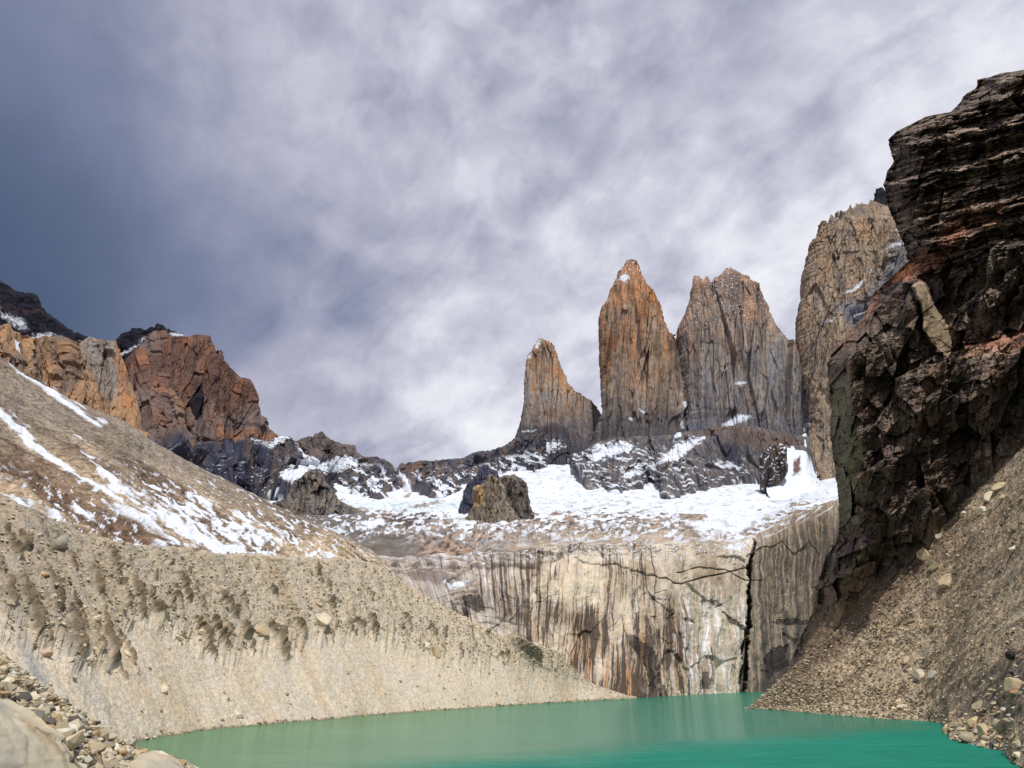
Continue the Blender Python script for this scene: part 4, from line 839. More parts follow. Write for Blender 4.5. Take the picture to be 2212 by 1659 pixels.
# ---------------- granite wall at the head of the lake
def granite_wall():
    xs = cols(740, 1870, 1.0)
    base = [(740, 620), (900, 600), (1100, 580), (1366, 573), (1500, 690), (1600, 780), (1700, 850), (1870, 960)]
    bY = np.interp(xs, [b[0] for b in base], [b[1] for b in base])
    def zline(z): return np.stack([(xs - 1106) / FV * (bY * CP + (z - H) * SP), bY, 0 * xs + z], -1)
    S = zline(-4.0)
    sh = line([(740, 1262, 655), (950, 1272, 640), (1100, 1268, 628), (1200, 1240, 640), (1300, 1224, 675), (1450, 1218, 725), (1600, 1214, 812), (1640, 1200, 840), (1700, 1168, 880), (1811, 1128, 955), (1870, 1115, 1000)], xs)
    rm = line(WR, xs); bk = rm + np.array([0, 40, -3]); M = S + (sh - S) * np.array([.5, .62, .5]); M[:, 1] -= 6
    P = loft([S, M, sh, rm, bk], [150, 150, 70, 8], True)
    n = normals(P); vx, vy = proj(P)
    cx = np.interp(vy, [1150, 1163, 1236, 1309, 1400, 1500], [1628, 1626, 1617, 1610, 1602, 1595]); cw = np.interp(vy, [1160, 1220, 1320, 1500], [.5, 2, 4, 7])
    cd = np.abs(vx - cx + 4 * fbm(V3(vx / 20, vy / 14), 3, 500)) - cw
    crack = sst(2.5, -2.5, cd) * sst(1158, 1190, vy)
    lw = fbm(V3(vx / 90, vy / 90), 3, 501)
    sx = vx + 5 * lw - (vy - 1350) * np.interp(vx, [800, 1000, 1200, 1400, 1600], [.55, .2, -.08, .03, .0])
    d = 5 * ridged(V3(sx / 70, vy / 300), 3, 502) + 1.8 * ridged(V3(sx / 18, vy / 110), 4, 503) + facets(sx, vy, [(70, 120, 3.0), (26, 48, 1.0), (9, 17, .4)], 520)[0] + 2.0 * fbm(P * .05, 4, 505)
    # overhang shadow shapes: shade painted dark, rock only slightly pushed back
    shade_polys = [([(1344, 1355), (1356, 1372), (1378, 1385), (1398, 1400), (1412, 1425), (1420, 1470), (1402, 1500), (1392, 1460), (1372, 1420), (1350, 1385)], 14), ([(1552, 1322), (1566, 1330), (1584, 1340), (1594, 1352), (1598, 1368), (1580, 1352), (1562, 1342)], 12),
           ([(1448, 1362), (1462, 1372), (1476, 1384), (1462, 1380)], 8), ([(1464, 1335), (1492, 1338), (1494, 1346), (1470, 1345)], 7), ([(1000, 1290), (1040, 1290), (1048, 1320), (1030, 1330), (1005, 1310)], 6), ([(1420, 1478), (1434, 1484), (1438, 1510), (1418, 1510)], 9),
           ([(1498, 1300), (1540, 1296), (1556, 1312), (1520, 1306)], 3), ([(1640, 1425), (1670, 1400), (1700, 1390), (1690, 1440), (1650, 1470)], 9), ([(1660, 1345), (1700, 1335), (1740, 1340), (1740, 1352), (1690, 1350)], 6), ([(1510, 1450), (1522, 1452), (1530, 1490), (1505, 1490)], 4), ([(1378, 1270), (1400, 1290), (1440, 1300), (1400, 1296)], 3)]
    wn = 4.5 * fbm(V3(vx / 10, vy / 10), 4, 506); shadem = np.zeros(vx.shape)
    for q, a in shade_polys:
        m_ = pmask(vx, vy, q, 1.6, wn); d = d - .12 * a * m_; shadem = np.maximum(shadem, m_)
    # groove set back along the upper left of the wall
    rx = pmask(vx, vy, [(760, 1228), (900, 1225), (1040, 1232), (1130, 1228), (1200, 1212), (1241, 1190)], 2.5, wn * .5, False, 3); d = d - 5 * rx
    seam = pmask(vx, vy, [(1241, 1212), (1310, 1222), (1400, 1245), (1470, 1262), (1510, 1250), (1560, 1240), (1615, 1225)], 1.2, wn * .15, False, 1.4)
    seam = np.maximum(seam, pmask(vx, vy, [(1460, 1238), (1500, 1230), (1560, 1232), (1612, 1255)], 1.0, wn * .15, False, 1.0))
    d = d - 2 * seam
    d = d * sst(0, 10, vy - np.interp(vx, [w[0] for w in WR], [w[1] for w in WR]))
    P = P + n * d[..., None]
    P = P + np.array([.3, 1, 0]) * (crack * 34)[..., None]
    # ---- colour: cream granite with water streaks
    st = fbm(V3(sx / 8, vy / 300), 5, 511, .7); st2 = fbm(V3(sx / 3, vy / 90), 4, 512, .6); big = fbm(V3(sx / 70, vy / 120), 4, 513)
    col = np.zeros(P.shape) + A(202, 184, 156)
    col = lerp(col, A(184, 158, 124), sst(-.1, .5, big)); col = lerp(col, A(226, 208, 178), sst(0, .4, -big) * .8)
    left = sst(1190, 1000, vx); col = lerp(col, A(184, 168, 156), left * .75)
    orange = sst(.0, .35, fbm(V3(sx / 16, vy / 160), 4, 514)) * sst(1190, 1260, vx) * sst(1500, 1400, vx) * sst(1330, 1430, vy); col = lerp(col, A(202, 140, 72), orange * .7)
    dens = np.interp(vx, [760, 900, 1040, 1130, 1250, 1400, 1460, 1560, 1610, 1650, 1800], [.10, .2, .28, .42, .42, .34, .10, .02, .05, .34, .5]) + .10 * sst(1330, 1450, vy) * sst(1150, 1250, vx) * sst(1500, 1400, vx)
    dens = dens + .0
    wf = facets(vx, vy, [(60, 80, 1), (24, 30, 1)], 520)[1]
    dens = dens - .12 * sst(1400, 1250, vy) * sst(1250, 1400, vx) * sst(1620, 1600, vx)
    dk_ = sst(.30, .12, (st * .75 + .5 * st2 + .35 * big) * -1 + .5 - dens * 1.0)
    dk_ = sst(.02, .26, st * .8 + .4 * st2 + .6 * big + dens - .36)
    col = lerp(col, A(74, 60, 54), dk_ * .88)
    lt = sst(.02, .34, -st + .5 * st2) * (sst(1380, 1500, vx) * sst(1620, 1600, vx) * sst(1240, 1330, vy) * .9 + left * .5)
    col = lerp(col, A(236, 232, 230), lt)
    col = lerp(col, A(224, 220, 222), pmask(vx, vy, [(1044, 1225), (1052, 1290), (1056, 1340), (1062, 1372)], 2, 1.5 * st2, False, 2.2) * .8)
    # dark slabby band under the rim and along the left top
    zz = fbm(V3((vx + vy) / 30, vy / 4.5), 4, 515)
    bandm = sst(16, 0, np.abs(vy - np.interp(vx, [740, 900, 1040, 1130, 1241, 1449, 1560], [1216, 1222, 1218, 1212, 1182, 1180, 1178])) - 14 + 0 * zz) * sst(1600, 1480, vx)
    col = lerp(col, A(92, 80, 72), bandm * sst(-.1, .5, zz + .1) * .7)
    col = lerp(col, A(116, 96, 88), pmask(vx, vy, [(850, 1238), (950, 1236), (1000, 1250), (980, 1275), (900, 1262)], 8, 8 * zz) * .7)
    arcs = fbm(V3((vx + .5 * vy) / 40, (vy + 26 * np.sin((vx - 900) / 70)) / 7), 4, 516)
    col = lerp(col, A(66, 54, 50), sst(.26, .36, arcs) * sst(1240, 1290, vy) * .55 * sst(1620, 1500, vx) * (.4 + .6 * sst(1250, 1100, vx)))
    right = sst(-2, 8, vx - cx); col = lerp(col, A(150, 128, 100), right * .7)  # darker right of the crack: cloud and cliff shade put into the colour
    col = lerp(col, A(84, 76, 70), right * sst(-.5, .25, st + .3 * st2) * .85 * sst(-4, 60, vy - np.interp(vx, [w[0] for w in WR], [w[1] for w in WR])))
    for q in ([(1640, 1425), (1670, 1400), (1705, 1390), (1710, 1500), (1620, 1500)],): col = lerp(col, A(74, 66, 60), pmask(vx, vy, q, 10, 14 * st) * .8)
    col = lerp(col, A(48, 40, 38), np.maximum(seam * .8, crack * .75)); col = lerp(col, A(46, 40, 40), shadem * (.75 + .25 * st))  # overhang shade painted near-black into the colour
    sp = fbm(V3(vx / 7, vy / 3), 4, 517)
    sn = sst(.30, .42, sp) * sst(1222, 1200, vy) * sst(.9, .6, right + 0) * .9
    sn = np.maximum(sn, right * sst(.15, .3, fbm(V3((vx + vy) / 12, (vy + .5 * vx) / 5), 3, 518)) * sst(34, 6, vy - np.interp(vx, [w[0] for w in WR], [w[1] for w in WR])))
    sn = np.maximum(sn, pmask(vx, vy, [(1560, 1188), (1600, 1180), (1616, 1176), (1600, 1192), (1575, 1196)], 3, 6 * sp))
    sn = np.maximum(sn, pmask(vx, vy, [(960, 1262), (990, 1256), (1016, 1260), (1000, 1268), (978, 1272)], 3, 6 * sp))
    col = col * np.clip(1 + .07 * wf, .6, 1.3)[..., None]
    col = lerp(col, SNOW, sn)
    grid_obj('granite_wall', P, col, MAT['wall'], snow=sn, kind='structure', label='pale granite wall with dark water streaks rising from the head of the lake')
    PATCH['wall'] = P
granite_wall()

# ---------------- talus on the right
TOPL = [(1612, 1540, 392), (1621, 1530, 388), (1741, 1418, 375), (1822, 1342, 362), (1909, 1265, 350), (1968, 1214, 342), (2023, 1155, 335), (2059, 1122, 330), (2096, 1071, 322), (2150, 1020, 312), (2212, 958, 300), (2300, 860, 284), (2480, 700, 258)]
def talus():
    xs = cols(1612, 2480, 1.15)
    sh = [(1612, 1531), (1621, 1530), (1712, 1537), (1800, 1544), (1895, 1552), (2008, 1558), (2040, 1564), (2050, 1596), (2121, 1614), (2165, 1622), (2187, 1648), (2260, 1700), (2480, 1830)]
    sh = [(x, y, float(lakeY(y))) for x, y in sh]
    S = line(sh, xs, .8 * fbm(V3(xs / 9, 0 * xs), 3, 601)); K = line(TOPL, xs)
    K2 = K + (K - S) * np.array([1, 1, 1]) * .10
    s2 = [(x, y, float(lakeY(y))) for x, y in [(1612, 1531), (1621, 1530), (1712, 1536), (1800, 1542), (1895, 1549), (1990, 1556), (2040, 1567), (2080, 1588), (2121, 1610), (2187, 1646), (2260, 1698), (2480, 1828)]]
    S2 = line(s2, xs); U = S + np.array([-8, -10, -6.0])
    Ma = S2 + (K - S2) * .14; M = S2 + (K - S2) * .5; M[:, 2] -= .05 * (K[:, 2] - S[:, 2]); Ma[:, 2] -= .02 * (K[:, 2] - S[:, 2])
    P = loft([U, S, Ma, M, K, K2], [10, 50, 120, 190, 20])
    n = normals(P); vx, vy = proj(P)
    g = vx * .9 + vy; a = vx - vy * .9       # fall line runs down-left at ~45 deg
    fall = fbm(V3(g / 22, a / 420), 4, 611); big = fbm(P * .04, 3, 612); fine = fbm(P * .5, 4, 613); lum = fbm(P * .16, 4, 614)
    sd = sst(0, 4, P[..., 2])
    d = (.8 * big + .45 * fall + .35 * lum + .25 * fine) * sd * np.clip(P[..., 1] / 200, .6, 1.6) * sst(1618, 1700, vx)
    P = P + n * d[..., None]
    col = np.zeros(P.shape) + A(188, 160, 122)
    col = lerp(col, A(132, 112, 90), sst(-.1, .5, fall) * .8); col = lerp(col, A(190, 172, 138), sst(.0, .5, -fall + .5 * lum) * .6)
    topd = vy - np.interp(vx, [t[0] for t in TOPL], [t[1] for t in TOPL])
    col = lerp(col, A(112, 84, 66), sst(80, 20, topd + 20 * fall) * sst(2080, 1980, vx) * .85)
    col = lerp(col, A(216, 190, 150), sst(60, 0, np.interp(vx, [s[0] for s in sh], [s[1] for s in sh]) - vy + 20 * lum) * .7)
    col = lerp(col, A(100, 90, 82), pmask(vx, vy, [(2060, 1540), (2130, 1460), (2212, 1400), (2300, 1380), (2300, 1560), (2150, 1560)], 24, 20 * lum) * .7)
    col = lerp(col, A(118, 108, 92), sst(.3, .9, (vx - 1950) / 300) * sst(1400, 1250, vy) * .4)
    grid_obj('talus_slope', P, col * (1 + .3 * fine)[..., None], MAT['talus'], kind='structure', label='brown scree slope running down to the lake on the right')
    PATCH['talus'] = P
talus()

# ---------------- dark cliff on the right
def dark_cliff():
    out = [(2212, 150), (2190, 155), (2166, 157), (2140, 166), (2111, 172), (2110, 189), (2087, 202), (2064, 232), (2052, 242), (1999, 252), (1976, 264), (1935, 284), (1919, 302), (1922, 322), (1931, 349), (1917, 369), (1908, 399), (1914, 428), (1920, 454), (1932, 478), (1944, 510), (1958, 545), (1960, 566), (1932, 593), (1914, 609), (1888, 632), (1871, 679), (1841, 714), (1800, 758), (1786, 784), (1792, 843), (1797, 887), (1792, 931), (1800, 989), (1806, 1033), (1811, 1080), (1813, 1144), (1807, 1174), (1785, 1199), (1771, 1243), (1760, 1290), (1752, 1331), (1730, 1374), (1705, 1437), (1690, 1470), (1670, 1530)]
    o = np.array(out, float)
    vs = cols(150, 1530, 1.3)
    XL = np.interp(vs, o[:, 1], o[:, 0]) + 3.2 * fbm(V3(vs / 14, 0 * vs), 5, 701, .6)
    xr = 2285.0
    XL = np.minimum(XL, 2240)
    t = np.linspace(0, 1, 430) ** 1.05
    X = XL[:, None] + (xr - XL[:, None]) * t[None, :]
    Vy = vs[:, None] + 0 * X
    # skyline above the outline: columns right of the outline keep their own top row
    tl = np.array(TOPL, float)
    contactY = np.interp(X, tl[:, 0], tl[:, 2]); contactV = np.interp(X, tl[:, 0], tl[:, 1])
    Yf = contactY + np.clip(contactV - Vy, 0, 2000) * -0.02 + np.where(X < 1800, 0, 0)
    # body rounds back near its left outline
    rnd_ = 1 - sst(0, 1, (X - XL[:, None]) / 70.0); Yf = Yf + 34 * rnd_ ** 1.6
    # broad features in depth (metres towards the viewer)
    w1 = fbm(V3(X / 40, Vy / 40), 3, 702); vx, vy = X, Vy
    f = 0 * X
    tilt = vy + (vx - 2000) * .26 + 6 * w1
    strata = fbm(V3(tilt / 11, vx / 260), 4, 703); strata2 = fbm(V3(tilt / 4.5, vx / 90), 3, 704)
    up = sst(620, 560, tilt - 10 * w1)
    f += up * (5.0 * np.round(np.clip(strata, -.6, .6) * 4) / 4 + 1.0 * strata2)
    for lv, a in ((372, 8), (418, 5), (470, 6), (520, 5), (300, 6), (250, 5)): f += a * sst(-5, 5, tilt - lv - 8 * w1) * sst(lv + 60, lv + 8, tilt)
    # ledge with red debris: everything under it stands forward
    led = np.interp(vx, [1780, 1920, 1965, 2030, 2060, 2110, 2212, 2300], [760, 640, 590, 700, 745, 742, 722, 700])
    f += 10 * sst(-4, 6, vy - led + 5 * w1)
    f += 8 * ridged(V3((vx + .25 * vy) / 120, vy / 260), 2, 705) * (1 - .6 * up)
    fh, ft = facets(vx + .12 * vy, vy + .28 * vx, [(78, 96, 13), (32, 36, 6.0), (13, 14, 2.0), (6, 6, .6)], 700)
    f += fh * (1 - .45 * up) + up * facets(vx, tilt, [(60, 13, 5), (18, 6, 2.2)], 760)[0]
    f += .5 * strata2 * (1 - up)
    # the pale sunlit facet: a slab turned towards the light, sunlight also painted in
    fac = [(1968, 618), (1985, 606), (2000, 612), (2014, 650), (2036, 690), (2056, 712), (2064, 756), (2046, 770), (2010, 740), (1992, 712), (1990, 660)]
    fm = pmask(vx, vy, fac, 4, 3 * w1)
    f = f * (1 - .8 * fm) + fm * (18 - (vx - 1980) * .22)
    # left buttress below the ledge
    f += 8 * pmask(vx, vy, [(1800, 780), (1900, 700), (1985, 640), (1985, 900), (1950, 1200), (1850, 1200), (1810, 1000)], 30, 8 * w1)
    below = np.clip(Vy - contactV, 0, 2000)
    f = f - 14 * sst(300, 0, contactV - Vy)
    f = f * (1 - .9 * sst(-70, 4, Vy - contactV))
    P = at(X, Vy, Yf - f + below * .5); tone = ft
    # roll the left rim round behind, and turn the right end back
    rim = P[:, :1]; cam0 = np.array([0, 0, H]); bk = [cam0 + (rim - cam0) * (1 + .07 * k) + np.array([9 * k + .5, 0, 0.0]) for k in (5, 3, 1.6, .8, .3)]
    en = P[:, -1:]; fr = [en + np.array([14 * k, 10 * k, 0.0]) for k in (1, 3, 6)]
    P = np.concatenate(bk + [P] + fr, 1); nb = len(bk)
    # close the top: pull the first row back
    tone = np.pad(tone, ((1, 0), (len(bk), len(fr))), mode='edge')
    top = P[:1] + np.array([40, 90, -4.0])
    P = np.concatenate([top, P], 0)
    vx, vy = proj(P)
    # -------- colour
    tilt = vy + (vx - 2000) * .30
    s1 = fbm(V3(tilt / 7, vx / 120), 5, 711, .6); b = fbm(V3(vx / 60, vy / 60), 4, 712); v = fbm(V3((vx + .15 * vy) / 11, vy / 70), 5, 713); ff = fbm(V3(vx / 5, vy / 5), 4, 714)
    K_ = 1.55
    col = np.zeros(P.shape) + A(86, 70, 57, K_)
    col = lerp(col, A(108, 92, 76, K_), sst(0, .5, b + .3 * ff)); col = lerp(col, A(54, 46, 44, K_), sst(0, .4, v) * .75)
    col = lerp(col, A(104, 104, 74, K_), pmask(vx, vy, [(1790, 800), (1830, 820), (1860, 1000), (1850, 1130), (1815, 1140), (1795, 1000)], 14, 16 * b) * .55)
    upm = sst(620, 570, tilt); col = lerp(col, A(134, 112, 92, K_), upm * sst(.05, .35, s1) * .7); col = lerp(col, A(60, 50, 48, K_), upm * sst(.05, .3, -s1) * .6)
    red = sst(.0, .3, b + .4 * ff)
    for q, a in (([(1905, 620), (1960, 570), (2000, 545), (2040, 540), (2030, 570), (1990, 590), (1940, 612), (1890, 640)], .9), ([(2080, 455), (2150, 440), (2175, 455), (2150, 490), (2100, 500), (2030, 540), (2040, 500)], .7), ([(2050, 745), (2110, 738), (2230, 712), (2290, 690), (2290, 740), (2120, 765), (2060, 765)], .75), ([(1800, 752), (1890, 640), (1895, 660), (1830, 740)], .6)):
        m_ = pmask(vx, vy, q, 11, 14 * b + 12 * ff); col = lerp(col, A(134, 84, 58, K_), m_ * a * .85)
    col = lerp(col, A(190, 112, 46, K_), pmask(vx, vy, [(1925, 605), (1965, 572), (1990, 570), (1960, 598), (1930, 612)], 5, 6 * ff) * .7)
    fm = pmask(vx, vy, fac, 3, 5 * b); col = lerp(col, A(196, 168, 128), fm * .9)  # pale rock facet, its sunlight added in the colour
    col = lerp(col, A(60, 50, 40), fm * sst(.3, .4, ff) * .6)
    col = lerp(col, A(160, 128, 100, K_), pmask(vx, vy, [(2050, 760), (2120, 752), (2212, 748), (2290, 745), (2290, 758), (2100, 772), (2050, 776)], 4, 6 * ff) * .6)
    vein = pmask(vx, vy, [(2080, 520), (2086, 560), (2098, 582)], 1.2, 1.5 * ff, False, 1.5); col = lerp(col, A(190, 170, 140), vein * .8)
    col = lerp(col, A(140, 118, 92, K_), pmask(vx, vy, [(2100, 440), (2150, 440), (2160, 480), (2100, 470)], 10, 12 * ff) * .6)
    lowb = pmask(vx, vy, [(1740, 1400), (1830, 1230), (1900, 1210), (1890, 1270), (1780, 1400), (1740, 1440)], 12, 10 * b); col = lerp(col, A(122, 98, 66, K_), lowb * .6)
    col = col * np.clip(1 + .3 * ff + .16 * tone, .3, 2)[..., None]
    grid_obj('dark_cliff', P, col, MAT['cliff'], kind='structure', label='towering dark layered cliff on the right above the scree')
    PATCH['cliff'] = P
dark_cliff()

# ---------------- near ground at the lower left
def near_ground():
    xs = cols(-420, 620, 1.5)
    e1 = line([(-420, 1300, 60), (-150, 1370, 48), (0, 1421, 42), (50, 1460, 40), (91, 1497, 38), (183, 1559, 34), (256, 1606, 31), (321, 1634, 29), (398, 1668, 27), (480, 1730, 25), (620, 1860, 22)], xs)
    e0 = line([(-420, 1500, 16), (0, 1560, 14), (180, 1720, 12), (480, 2000, 10), (620, 2150, 9)], xs)
    e00 = e0 + np.array([0, -14, -1.0]); Bk = e1 + np.array([3, 6, -4.0]); B2 = e1 + np.array([10, 26, -22.0])
    P = loft([e00, e0, e1, Bk, B2], [10, 240, 14, 14]); n = normals(P); vx, vy = proj(P)
    d = .35 * fbm(P * .35, 4, 801) + .10 * fbm(P * 1.6, 4, 802); P = P + n * d[..., None]
    b = fbm(P * .8, 4, 803); col = lerp(np.zeros(P.shape) + A(132, 112, 82), A(168, 146, 108), sst(-.2, .3, b)); col = lerp(col, A(96, 82, 64), sst(.0, .4, -b) * .7)
    grid_obj('shore_ground', P, col, MAT['near'], kind='structure', label='stony ground in the lower left corner')
    PATCH['near'] = P
near_ground()
# ================================================================== STONES
rs = np.random.RandomState(11)
def ico(sub):
    bm = bmesh.new(); bmesh.ops.create_icosphere(bm, subdivisions=sub, radius=1.0)
    v = np.array([x.co[:] for x in bm.verts]); f = np.array([[q.index for q in p.verts] for p in bm.faces]); bm.free(); return v, f
ICO = {s: ico(s) for s in (1, 2, 3, 4)}
def stone_shape(sub, r, planes=9, flat=0.7, rough=0.05, elong=1.2, cut=(.45, .85)):
    v, f = ICO[sub]; v = v.copy()
    n = r.normal(size=(planes, 3)); n /= np.linalg.norm(n, axis=1)[:, None]; dd = r.uniform(cut[0], cut[1], planes)
    for k in range(planes):
        dot = v @ n[k]; over = dot > dd[k]; v[over] -= np.outer(dot[over] - dd[k], n[k])
    v = v + (v / (np.linalg.norm(v, axis=1)[:, None] + 1e-6)) * (rough * fbm(v * 2.2 + r.uniform(0, 50, 3), 4, 3))[:, None]
    v *= np.array([elong, 1.0, flat]); v /= np.abs(v).max()
    return v, f
def rot_of(r, tilt=.5):
    a, b, c = r.uniform(0, 2 * math.pi), r.uniform(-tilt, tilt), r.uniform(-tilt, tilt)
    Rz = np.array([[math.cos(a), -math.sin(a), 0], [math.sin(a), math.cos(a), 0], [0, 0, 1]]); Rx = np.array([[1, 0, 0], [0, math.cos(b), -math.sin(b)], [0, math.sin(b), math.cos(b)]])
    Ry = np.array([[math.cos(c), 0, math.sin(c)], [0, 1, 0], [-math.sin(c), 0, math.cos(c)]])
    return Rx @ Ry @ Rz
PROJ = {}
def surf(key, px, py):
    """point of a terrain patch seen nearest to this photo position"""
    if key not in PROJ:
        P = PATCH[key].reshape(-1, 3); vx, vy = proj(P); PROJ[key] = (P, vx, vy)
    P, vx, vy = PROJ[key]
    k = np.argmin((vx - px) ** 2 + (vy - py) ** 2 + 1e-3 * P[:, 1]); return P[k]
PAL = [A(196, 178, 146), A(206, 190, 160), A(168, 150, 118), A(182, 158, 116), A(140, 128, 112), A(120, 112, 104), A(210, 200, 180), A(150, 110, 78), A(90, 80, 76), A(188, 150, 96)]

def scatter_stuff(name, key, n, size, weight, seed, pal, label, sub=1, embed=.25):
    """many small stones as one mass: sizes in metres"""
    r = np.random.RandomState(seed)
    P = PATCH[key].reshape(-1, 3); vx, vy = proj(P)
    w = weight(P, vx, vy); w = np.clip(w, 0, None); w[(vx < -60) | (vx > 2270) | (vy > 1720)] = 0; w[P[:, 2] < -.1] = 0; w /= w.sum()
    idx = r.choice(len(P), n, p=w)
    variants = [stone_shape(sub, r, 7, r.uniform(.5, .85), .06, r.uniform(1, 1.6)) for _ in range(14)]
    V = []; Fc = []; Cc = []; off = 0
    for vi, (sv, sf) in enumerate(variants):
        ids = idx[vi::14]; m = len(ids)
        s = size[0] * (size[1] / size[0]) ** (r.power(.9, m) if False else r.uniform(0, 1, m) ** 2.6)
        R = np.stack([rot_of(r, .5) for _ in range(24)])[r.randint(0, 24, m)]
        pts = np.einsum('vj,mkj->mvk', sv, R) * s[:, None, None]
        jit = r.normal(size=(m, 3)) * np.array([.35, .35, 0]) * size[1]
        pts = pts + (P[ids] + jit)[:, None, :] + np.array([0, 0, 1.0]) * (s * embed)[:, None, None]
        V.append(pts.reshape(-1, 3)); Fc.append((sf[None] + (np.arange(m) * len(sv))[:, None, None] + off).reshape(-1, 3)); off += m * len(sv)
        c = np.array(pal)[r.randint(0, len(pal), m)] * r.uniform(.75, 1.15, (m, 1)); Cc.append(np.repeat(c, len(sv), 0))
    me = raw_mesh(name, np.concatenate(V), np.concatenate(Fc), np.clip(np.concatenate(Cc), .01, .85))
    return link(name, me, MAT['stone'], kind='stuff', label=label)

def boulder(name, key, px, py, wpx, hpx, color, label, seed, group=None, cat='boulder', flat=None, planes=9, sub=3, roll=0.0, mat='boulder', rough=.05, cut=(.45, .85), embed=.55, dy=0.0):
    """one boulder whose picture is about wpx x hpx photo px"""
    r = np.random.RandomState(seed)
    p = surf(key, px, py); dist = p[1] * CP + (p[2] - H) * SP
    W = wpx / 2 * dist / FV; Hh = hpx / 2 * dist / FV
    v, f = stone_shape(sub, r, planes, 1.0, rough, 1.0, cut)
    a = r.uniform(0, 6.28); Rz = np.array([[math.cos(a), -math.sin(a), 0], [math.sin(a), math.cos(a), 0], [0, 0, 1]]); v = v @ Rz.T
    ext = np.abs(v).max(0); v = v / ext * np.array([W, (W + Hh) / 2, Hh])
    Ry = np.array([[math.cos(roll), 0, math.sin(roll)], [0, 1, 0], [-math.sin(roll), 0, math.cos(roll)]]); v = v @ Ry.T
    c = np.zeros(v.shape) + color; c = c * (1 + .18 * fbm(v / max(W, .01) * 1.5 + seed, 3, 5))[:, None]
    me = raw_mesh(name, v, f, np.clip(c, .01, .85))
    o = link(name, me, MAT[mat], label=label, category=cat)
    if group: o['group'] = group
    o.location = (p[0], p[1], p[2] + Hh * (embed - .25)); return o

MS, TS = 'moraine', 'talus'
PALE = A(222, 206, 172); TANB = A(200, 176, 130); GREYB = A(172, 162, 144); PINKB = A(206, 176, 146); OLIVE = A(150, 138, 98)
